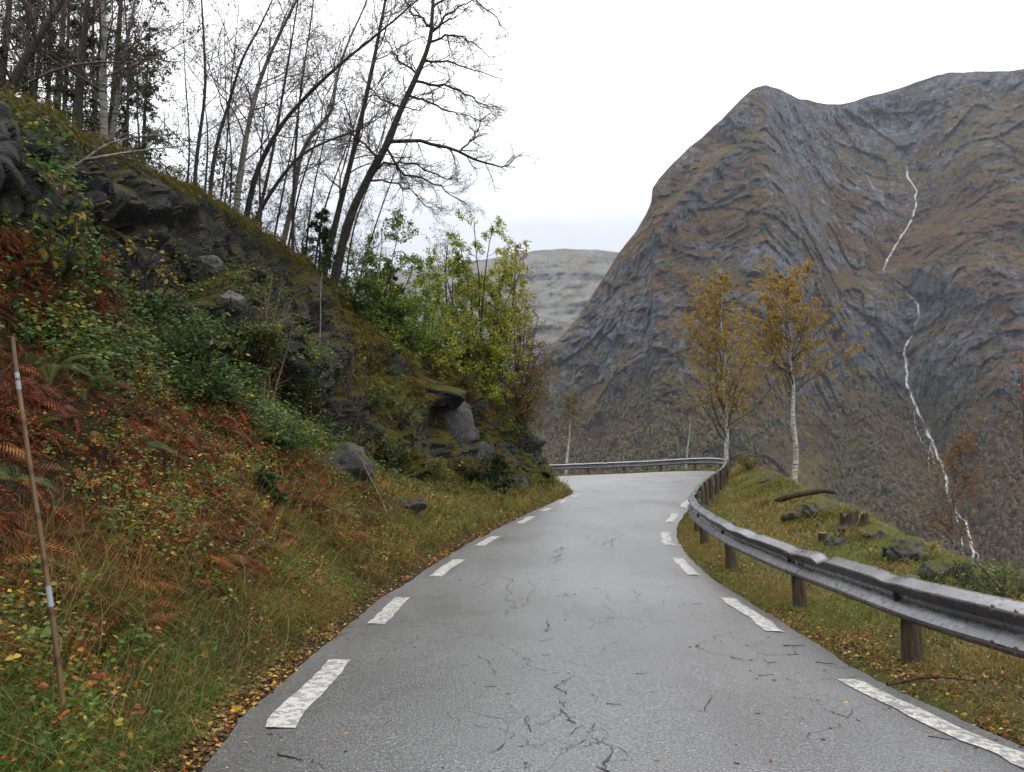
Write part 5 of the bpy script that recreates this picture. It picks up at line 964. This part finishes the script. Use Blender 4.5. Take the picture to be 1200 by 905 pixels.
# ------------------------------------------------------------------ autumn birches beyond the guardrail
GOLD = [(.36, .235, .045), (.28, .175, .038), (.44, .32, .065), (.19, .12, .03)]; GW = [.4, .3, .15, .15]
BIR = lambda n, L, t0, n2=8, n3=5, up=.55, ang=.75: [dict(n=n, t0=t0, t1=.99, L=L * 1.5, ang=ang, K=9, up=up, wig=.16, rf=.42, taper=.6), dict(n=n2, t0=.18, t1=1., L=.46, ang=.75, K=6, up=-.25, wig=.18, rf=.55), dict(n=n3, t0=.1, t1=1., L=.55, ang=.6, K=5, up=-.9, wig=.16, rf=.7)]
tree('birch_tree', 'slim golden birch standing just behind the bend of the guardrail', 'tree', [(853, 560), (851, 530), (852, 495), (848, 455), (849, 420), (845, 385), (846, 338)], 47, 5.6, 'white_birch_bark', BIR(50, 4.2, .22), [(31000, (.055, .095), GOLD, GW)], tip=.12)
tree('birch_tree', 'golden birch with a clear white spotted trunk rising beyond the grassy mound', 'tree', [(933, 588), (931, 560), (933, 530), (929, 490), (930, 455), (926, 425), (927, 400), (921, 365), (924, 335)], 28.5, 7.2, 'white_birch_bark', BIR(38, 2.2, .42, up=.6), [(22000, (.04, .07), GOLD, GW)], tip=.14)
tree('birch_tree', 'half bare spotted birch with a few rust leaves in front of the waterfall', 'tree', [(1116, 690), (1116, 640), (1118, 595), (1124, 555), (1128, 520)], 17.5, 6, 'grey_birch_bark', BIR(26, 1.05, .25, 7, 5, .4, .95), [(1500, (.04, .07), [(.17, .085, .022), (.13, .07, .022)], [.5, .5])], tip=.15)
tree('birch_tree', 'small faded birch with a thin white stem beyond the left end of the guardrail', 'tree', [(662, 575), (664, 545), (667, 515), (669, 488), (670, 470)], 58, 3.6, 'white_birch_bark', BIR(20, 1.5, .45, 6, 4), [(800, (.10, .16), [(.16, .10, .03), (.12, .08, .03)], [.5, .5])])
tree('birch_tree', 'leafless pale sapling pole leaning behind the top of the bend', 'tree', [(803, 560), (806, 525), (810, 490)], 52, 3, 'white_birch_bark', BIR(8, .9, .5, 4, 3), [(60, (.08, .12), [(.16, .12, .03)], [1.])])
bq_ = [(1204, 740), (1204, 640), (1201, 540), (1199, 470), (1196, 412)]
rowan = tree('rowan_tree', 'thin rowan stem with red berries at the right border of the picture', 'tree', bq_, 9.3, 3.2, 'dark_bark', [dict(n=14, t0=.3, t1=1., L=.5, ang=.8, K=6, up=.1, wig=.15, rf=.6), dict(n=4, t0=.2, t1=1., L=.4, ang=.7, K=4, up=-.2, wig=.2)], [(40, (.04, .06), [(.16, .06, .02), (.1, .06, .02)], [.5, .5])])
mbb = MB(); rg = np.random.default_rng(2)
for (cx_, cy_) in ((1196, 428), (1198, 440), (1194, 452), (1199, 462), (1207, 430), (1212, 450)):
    c = W(cx_, cy_, 9.3 + rg.uniform(-.1, .1))
    mbb = MB()
    for _ in range(4): mbb.add(ico * .013 + c + rg.normal(0, .006, 3), icf)
    mbb.obj('berry_cluster', [M['berry']], rowan)
def bush(name, label, bx, by, h, r, n, size, pal, wts, Y=None, group=None):
    b = surf_at(bx, by) if Y is None else W(bx, by, Y); rg = np.random.default_rng(sum(map(ord, label))); root = empty(name, tuple(b), label, 'bush', group); m_ = 14; az = rg.uniform(0, 6.28, m_); s = np.linspace(0, 1, 8); le = rg.uniform(.5, 1., m_)
    P = (b - [0, 0, .05])[None, None] + np.stack([np.cos(az)[:, None] * r * le[:, None] * s ** 1.2, np.sin(az)[:, None] * r * le[:, None] * s ** 1.2, (h * rg.uniform(.6, 1, m_))[:, None] * s], -1); R = np.linspace(1, .3, 8)[None] * np.full((m_, 1), .008)
    mt = MB(); V, q = tubes(P, R, 5); mt.add(V, q); mt.obj('stems', [M['dark_bark']], root); P1, R1, L1 = grow(P, R, 7, .2, 1., h * .45, .7, 5, .1, .18, .6, rng=rg); P2, R2, L2 = grow(P1, R1, 4, .2, 1., L1 * .5, .7, 4, 0, .2, .7, rng=rg); mc = MB()
    for P_, R_ in ((P1, R1), (P2, R2)): V, q = tubes(P_, R_, 3); mc.add(V, q)
    leaf_cloud(mc, P2, n, size, pal, wts, mat_=1); mc.obj('foliage', [M['twig_bark'], M['leaf']], root)
bush('leafy_bush', 'low yellow green bush on the mound beside the bend of the guardrail', 878, 552, .75, .55, 700, (.05, .09), [(.16, .14, .025), (.10, .11, .02), (.2, .13, .03)], [.4, .3, .3])
bush('leafy_bush', 'small bright green leafy bush at the right border behind the guardrail', 1186, 705, .42, .5, 420, (.025, .05), [(.08, .11, .03), (.14, .17, .06), (.05, .07, .02)], [.4, .3, .3])
bush('leafy_bush', 'loose green plant behind the rail left of the one at the border', 1143, 690, .34, .35, 260, (.02, .045), [(.07, .10, .03), (.13, .16, .06), (.05, .07, .02)], [.4, .3, .3])
bush('leafy_bush', 'tiny green sprig behind the rusty post top', 1085, 682, .2, .16, 90, (.02, .04), [(.08, .13, .03), (.12, .17, .05)], [.5, .5])
BR = [(.048, .095, .026), (.07, .125, .032), (.034, .064, .022), (.12, .155, .034)]
bush('bramble_bush', 'broad mound of blue green bramble leaves left of centre on the bank', 190, 428, .75, .95, 2200, (.035, .08), BR, [.35, .3, .25, .1])
bush('bramble_bush', 'bramble leaves hanging lower on the bank above the dead bracken', 232, 470, .55, .7, 1300, (.035, .078), BR, [.35, .25, .3, .1])
bush('bramble_bush', 'bramble patch at the left border under the dark rock', 110, 385, .6, .8, 1200, (.035, .078), BR, [.3, .3, .2, .2])
bush('bramble_bush', 'bramble tangle high on the bank directly below the sapling with green and yellow leaves', 60, 330, .6, .7, 1100, (.035, .078), BR, [.3, .3, .2, .2])
bush('bramble_bush', 'bramble leaves before the foot of the golden leaved sapling', 158, 385, .6, .75, 1400, (.035, .078), BR, [.35, .3, .2, .15])
bush('bramble_bush', 'bramble clump right of the broad blue green mound', 275, 470, .6, .75, 1400, (.035, .078), BR, [.35, .3, .2, .15])
bush('bramble_bush', 'light green bramble shoots between the bare reddish stems and the bank', 330, 535, .5, .6, 800, (.05, .085), [(.07, .12, .03), (.05, .09, .025), (.15, .15, .03)], [.5, .35, .15])
for (lab, bx, by, h, r_, n_) in (('green leafy plant on the rock ledge under the round yellowing shrub', 432, 478, .6, .6, 700), ('green leafy plant at the foot of the dark cleft', 452, 540, .5, .55, 600), ('grass green bush above the big angular grey rock', 540, 452, .5, .7, 900),
        ('small green bush on the grassy rocks left of the round juniper', 560, 512, .45, .5, 500), ('leafy plant high on the rocks close to the tip of the spur', 598, 512, .5, .5, 500), ('dull green plant on the ledge right of the bare reddish stems', 352, 470, .6, .6, 700)):
    bush('leafy_bush', lab, bx, by, h, r_, n_, (.05, .09), [(.05, .09, .025), (.08, .12, .03), (.16, .15, .03), (.10, .055, .025)], [.4, .3, .2, .1])
# ------------------------------------------------------------------ green ferns on the bank
FV = []
for k in range(3):
    mb = MB(); nf = 8
    for q in range(nf):
        Vf, Ff = frond(20, RNG.uniform(.55, .85), .26); a = q * 6.28 / nf + RNG.uniform(-.3, .3); place(mb, Vf, Ff, np.zeros((1, 3)), np.array([[math.cos(a), math.sin(a), RNG.uniform(.0, .35)]]), np.array([[0, 0, 1.]]), np.array([RNG.uniform(.7, 1.05)]), pick([(.05, .085, .02), (.075, .105, .022), (.12, .11, .025)], [.5, .3, .2], 1))
    FV.append(mb.mesh('fern', [M['leaf']]))
for k, (fx, fy, s, col) in enumerate(((95, 460, .55, 0), (20, 500, .5, 0), (228, 560, .5, 0), (300, 520, .45, 0), (255, 505, .5, 0), (160, 520, .42, 0), (345, 560, .4, 0), (45, 640, .35, 0), (120, 610, .33, 0), (18, 560, .4, 0), (395, 600, .4, 0), (180, 640, .3, 0), (275, 470, .45, 0), (62, 430, .5, 0))):
    o = bpy.data.objects.new('fern', FV[k % 3]); COL.objects.link(o); o.location = surf_at(fx, fy) + np.array([0, 0, -.03]); o.scale = (s,) * 3; o.rotation_euler = (RNG.normal(0, .15), .3 + RNG.normal(0, .1), RNG.uniform(0, 6.28))
    tag(o, 'green fern with arching fronds growing out of the bank', 'fern', 'green ferns on the bank')
# ------------------------------------------------------------------ rocks
import bmesh
def rock(label, bx, by, size, seed, matn='grey_rock', name='rock', Y=None, sub=5, planes=9, rot=0., dz=0., push=0., group=None, rough=.10):
    rg = np.random.default_rng(seed); bm = bmesh.new(); bmesh.ops.create_icosphere(bm, subdivisions=sub, radius=1.); me = bpy.data.meshes.new(name); bm.to_mesh(me); bm.free()
    V = np.empty(len(me.vertices) * 3, np.float32); me.vertices.foreach_get('co', V); V = V.reshape(-1, 3).astype(float)
    for _ in range(planes):
        nn = nrm(rg.normal(size=3)); d = rg.uniform(.42, .8); V -= np.clip(V @ nn - d, 0, None)[:, None] * nn * .93
    V *= 1 + rough * fbm(V * 2.2 + seed, 4, .6, s=seed)[:, None] * 2; V += nrm(V) * (ridged(V * 4.2 + seed, 3, .6, s=seed + 1) * rough * .4)[:, None]
    fv, fe = facets(V * 1.3 + seed, seed, .6); V *= 1 + (fv * .22 - np.exp(-fe * 25) * .05)[:, None]; V *= np.asarray(size); c, s = math.cos(rot), math.sin(rot); V = np.stack([V[:, 0] * c - V[:, 1] * s, V[:, 0] * s + V[:, 1] * c, V[:, 2]], 1)
    me.vertices.foreach_set('co', V.ravel().astype(np.float32)); me.polygons.foreach_set('use_smooth', np.ones(len(me.polygons), bool)); me.materials.append(M[matn]); me.update()
    b = surf_at(bx, by) if Y is None else W(bx, by, Y); b = b + np.array([0, push, dz]); o = bpy.data.objects.new(name, me); COL.objects.link(o); o.location = b; return tag(o, label, 'rock', group)
rock('big angular bare grey rock jutting from the spur above the road', 522, 494, (1.0, .85, 1.2), 3, push=.45, planes=13)
rock('dark slab overhanging the top of the big angular grey rock', 512, 462, (1.05, .8, .55), 14, 'cliff_rock', push=.55, planes=9)
rock('rounded pale boulder wedged in the black cliff face', 241, 322, (.36, .34, .34), 5, 'pale_rock', push=.12, planes=5)
rock('smaller pale stone just right of the rounded pale boulder', 268, 352, (.26, .3, .28), 6, 'pale_rock', push=.12)
rock('broad grey rock with mossy top low on the bank below the cleft', 388, 552, (.72, .5, .55), 7, push=.3, planes=11)
rock('low dark grey rock at the bank foot near the thin leaning pole', 470, 596, (.48, .42, .36), 8, push=.15, planes=12)
rock('cracked grey rock under the ledge left of the big angular rock', 493, 548, (.6, .5, .62), 9, push=.3, planes=12)
rock('mossy boulder at the tip of the spur where the road disappears', 618, 520, (.8, .7, .55), 10, 'mossy_rock', push=.3)
rock('small dark stone hanging out at the very end of the spur', 637, 553, (.42, .5, .34), 11, 'cliff_rock', push=.1, planes=12)
rock('pale grey stone face in the grass right of the cracked rock', 562, 540, (.35, .4, .55), 12, push=.2)
rock('grey stone half sunk in the grass at the foot of the spur', 604, 566, (.5, .45, .4), 15, push=.2)
rock('mossy stone lying on the crest of the mound left of the log', 902, 563, (.36, .3, .26), 21, 'mossy_rock')
rock('moss covered slab right of the log on the mound', 966, 598, (.42, .34, .30), 22, 'mossy_rock', rot=.4)
rock('dark mossy stone under the log stump', 938, 606, (.33, .3, .22), 23, 'mossy_rock')
rock('yellow moss covered boulder right of the sawn stumps', 1032, 628, (.36, .34, .36), 24, 'mossy_rock')
rock('flat mossy rock behind the guardrail near the rusty post top', 1062, 650, (.36, .3, .26), 25, 'mossy_rock', rot=.5)
rock('mossy stone low in the grass behind the rail beam', 985, 640, (.24, .22, .2), 26, 'mossy_rock')
rock('mossy bank stone half hidden by leaves behind the rail at the right', 1110, 676, (.34, .3, .26), 27, 'mossy_rock')
rock('dark stone of the old wall at the right border', 1192, 682, (.38, .25, .09), 28, 'cliff_rock', Y=9.6)
rock('flat dark wall stone left of the border stone', 1160, 680, (.28, .25, .08), 29, 'cliff_rock', Y=10.1)
# stumps and the broken log on the mound
def stump(label, bx, by, h, r, seed, top='cut_wood', jag=.0, lean=(0, 0)):
    b = surf_at(bx, by); rg = np.random.default_rng(seed); root = empty('tree_stump', tuple(b), label, 'tree stump'); S = 18; th = np.arange(S) * 2 * math.pi / S; zz = [-.15, 0, .25, .6, .9, 1.]; ro_ = 1 + .16 * fbm(np.stack([np.cos(th) * 1.5, np.sin(th) * 1.5, 0 * th + seed], 1), 3, s=seed)
    jg = jag * rg.random(S); rings = [b + np.stack([np.cos(th) * r * ro_ * f + lean[0] * z * h, np.sin(th) * r * ro_ * f + lean[1] * z * h, h * z * (1 + (jg if z == 1. else 0 * jg))], 1) for z, f in zip(zz, (1.6, 1.35, 1.08, 1., .97, .95))]
    V = np.array(rings); mb = MB(); q = [(k * S + a, k * S + (a + 1) % S, (k + 1) * S + (a + 1) % S, (k + 1) * S + a) for k in range(5) for a in range(S)]; mb.add(V, q); mb.obj('bark', [M['rotten_wood']], root)
    mb = MB(); c = V[-1].mean(0) - [0, 0, .02 + jag * h * .5]; mb.add(np.r_[V[-1] * .97 + c * .03, [c]], [(a, (a + 1) % S, S) for a in range(S)]); mb.obj('top', [M[top]], root)
stump('stump with a fresh orange sawn top in the middle of the mound', 965, 636, .17, .085, 1)
stump('dark rotten jagged stump on the crest of the mound', 995, 618, .15, .16, 2, 'rotten_wood', 1.3)
stump('pale topped weathered stump right of the dark jagged one', 1012, 618, .2, .07, 3, 'cut_wood', .5, (.15, 0))
stump('thick dark stump half sunk in the grass below the broken log', 948, 610, .12, .16, 4, 'rotten_wood', .9)
stump('small rotten stump leaning right of the orange topped one', 982, 640, .13, .09, 5, 'rotten_wood', .8, (.25, 0))
b = surf_at(944, 588); S = spline(np.array([b + [-.75, .1, .02], b + [-.25, 0, .16], b + [.35, -.02, .26], b + [.75, -.04, .24]]), 14); th_ = np.random.default_rng(4); R = .075 * np.array([.2, .8, 1.0, 1.02, .95, 1, 1.04, .98, .95, .9, .95, .8, .6, .1])
mb = MB(); V, q = tubes(S[None], R[None], 12); V = V + nrm(V - np.repeat(S, 12, 0)) * (fbm(V * 9, 3, s=77) * .03)[:, None]; mb.add(V, q); tag(mb.obj('log', [M['rotten_wood']], origin=tuple(S[5])), 'broken dark log lying across the crest of the mound below the white birch trunk', 'log')
# ------------------------------------------------------------------ snow poles at the roadside
def snow_pole(label, foot, top, w_, bands, Y=None):
    A, B = foot, top; root = empty('snow_pole', tuple(A), label, 'snow pole'); n = 90; s = np.linspace(0, 1, n); P = A + (B - A) * s[:, None] + np.array([.012, 0, 0]) * np.sin(s * 5)[:, None]; R = w_ / 2 * (1.08 - .2 * s); nodes = np.arange(.06, 1, .105); kn = sum(np.exp(-((s - a) / .006) ** 2) for a in nodes); R = R * (1 + .14 * kn)
    mb = MB(); V, q = tubes(P[None], R[None], 10); tn = np.repeat((1 - np.clip(kn, 0, 1) * .9)[:, None].repeat(3, 1), 10, 0); mb.add(V, q, tn); mb.obj('cane', [M['bamboo']], root)
    for a, b_ in bands:
        ss_ = np.linspace(a, b_, 6); Pb = np.stack([np.interp(ss_, s, P[:, k]) for k in range(3)], 1); Rb = np.interp(ss_, s, w_ / 2 * (1.08 - .2 * s)) * 1.09; mb = MB(); V, q = tubes(Pb[None], Rb[None], 12); mb.add(V, q); mb.obj('reflective_band', [M['tape']], root)
fz = W(85, 912, 4.0); snow_pole('brown cane snow pole with two grey reflective bands at the left of the road', fz - [0, 0, .05], W(17, 395, 4.05), .025, [(.385, .43), (.875, .915)])
ft = surf_at(455, 606); snow_pole('thin leaning straw coloured snow pole farther up the left bank', ft, W(423, 537, ft[1]), .03, [(.08, .2)])
ft = surf_at(694, 862) if False else None
# ------------------------------------------------------------------ twigs lying on the road
def twig_mesh(seed):
    rg = np.random.default_rng(seed); n = 8; s = np.linspace(-.5, .5, n); P = np.stack([s, np.cumsum(rg.normal(0, .03, n)), .02 + .02 * rg.random(n)], 1); R = np.linspace(.03, .016, n); mb = MB(); V, q = tubes(P[None], R[None], 5); mb.add(V, q)
    P1, R1, _ = grow(P[None], R[None], 2 + seed % 2, .2, .9, .35, .7, 4, 0, .1, .7, rng=rg); P1[..., 2] = np.abs(P1[..., 2]) * .3 + .015; V, q = tubes(P1, R1, 4); mb.add(V, q); return mb.mesh('twig', [M['rotten_wood']])
TM = [twig_mesh(k) for k in range(4)]
for k, (tx, ty, L, a) in enumerate(((905, 777, .16, .4), (898, 792, .2, .1), (968, 778, .26, -.5), (985, 783, .12, -.2), (930, 768, .18, .2), (412, 736, .18, .3), (404, 744, .2, .9), (340, 888, .3, -.4), (735, 700, .12, .3), (752, 790, .16, .2), (640, 768, .12, .0), (575, 805, .14, .2), (720, 826, .16, -.2), (545, 780, .1, .1), (818, 708, .2, .5), (1060, 830, .22, -.3), (1102, 866, .2, -.6), (700, 690, .14, -.3), (770, 645, .2, .3), (930, 757, .3, .1))):
    o = bpy.data.objects.new('twig', TM[k % 4]); COL.objects.link(o); p = road_at(tx, ty); o.location = (p[0], p[1], p[2] + .002); L = L * .62; o.scale = (L, L, L * .7); o.rotation_euler = (0, 0, a)
    tag(o, 'short dark broken twig lying on the wet asphalt', 'twig', 'twigs lying on the road')
b = surf_at(1075, 815); S = spline(np.array([W(1040, 806, b[1] - .1) + [0, 0, .02], W(1090, 801, b[1]) + [0, 0, .04], W(1140, 806, b[1] + .1) + [0, 0, .05]]), 16); mb = MB(); V, q = tubes(S[None], (.012 * np.linspace(1, .4, 16))[None], 6); mb.add(V, q); tag(mb.obj('stick', [M['rotten_wood']], origin=tuple(S[0])), 'long dark stick lying in the verge grass beside the nearest right edge line', 'stick')
# ------------------------------------------------------------------ thin valley haze
HAZE = .00005
if HAZE:
    m = bpy.data.materials.new('valley_haze'); m.use_nodes = True; nt = m.node_tree; nt.nodes.clear()
    pv = nt.nodes.new('ShaderNodeVolumePrincipled'); pv.inputs['Color'].default_value = (.82, .88, 1, 1); pv.inputs['Density'].default_value = HAZE; pv.inputs['Anisotropy'].default_value = 0.
    o = nt.nodes.new('ShaderNodeOutputMaterial'); nt.links.new(pv.outputs[0], o.inputs['Volume'])
    V = np.array([(x, y, z) for x in (-15000, 15000) for y in (-15000, 15000) for z in (-191, 1500)], float)
    mb = MB(); mb.add(V, [(0, 1, 3, 2), (4, 6, 7, 5), (0, 4, 5, 1), (2, 3, 7, 6), (0, 2, 6, 4), (1, 5, 7, 3)]); tag(mb.obj('haze', [m], smooth=False), 'thin pale haze filling the valley air', 'haze', kind='stuff')
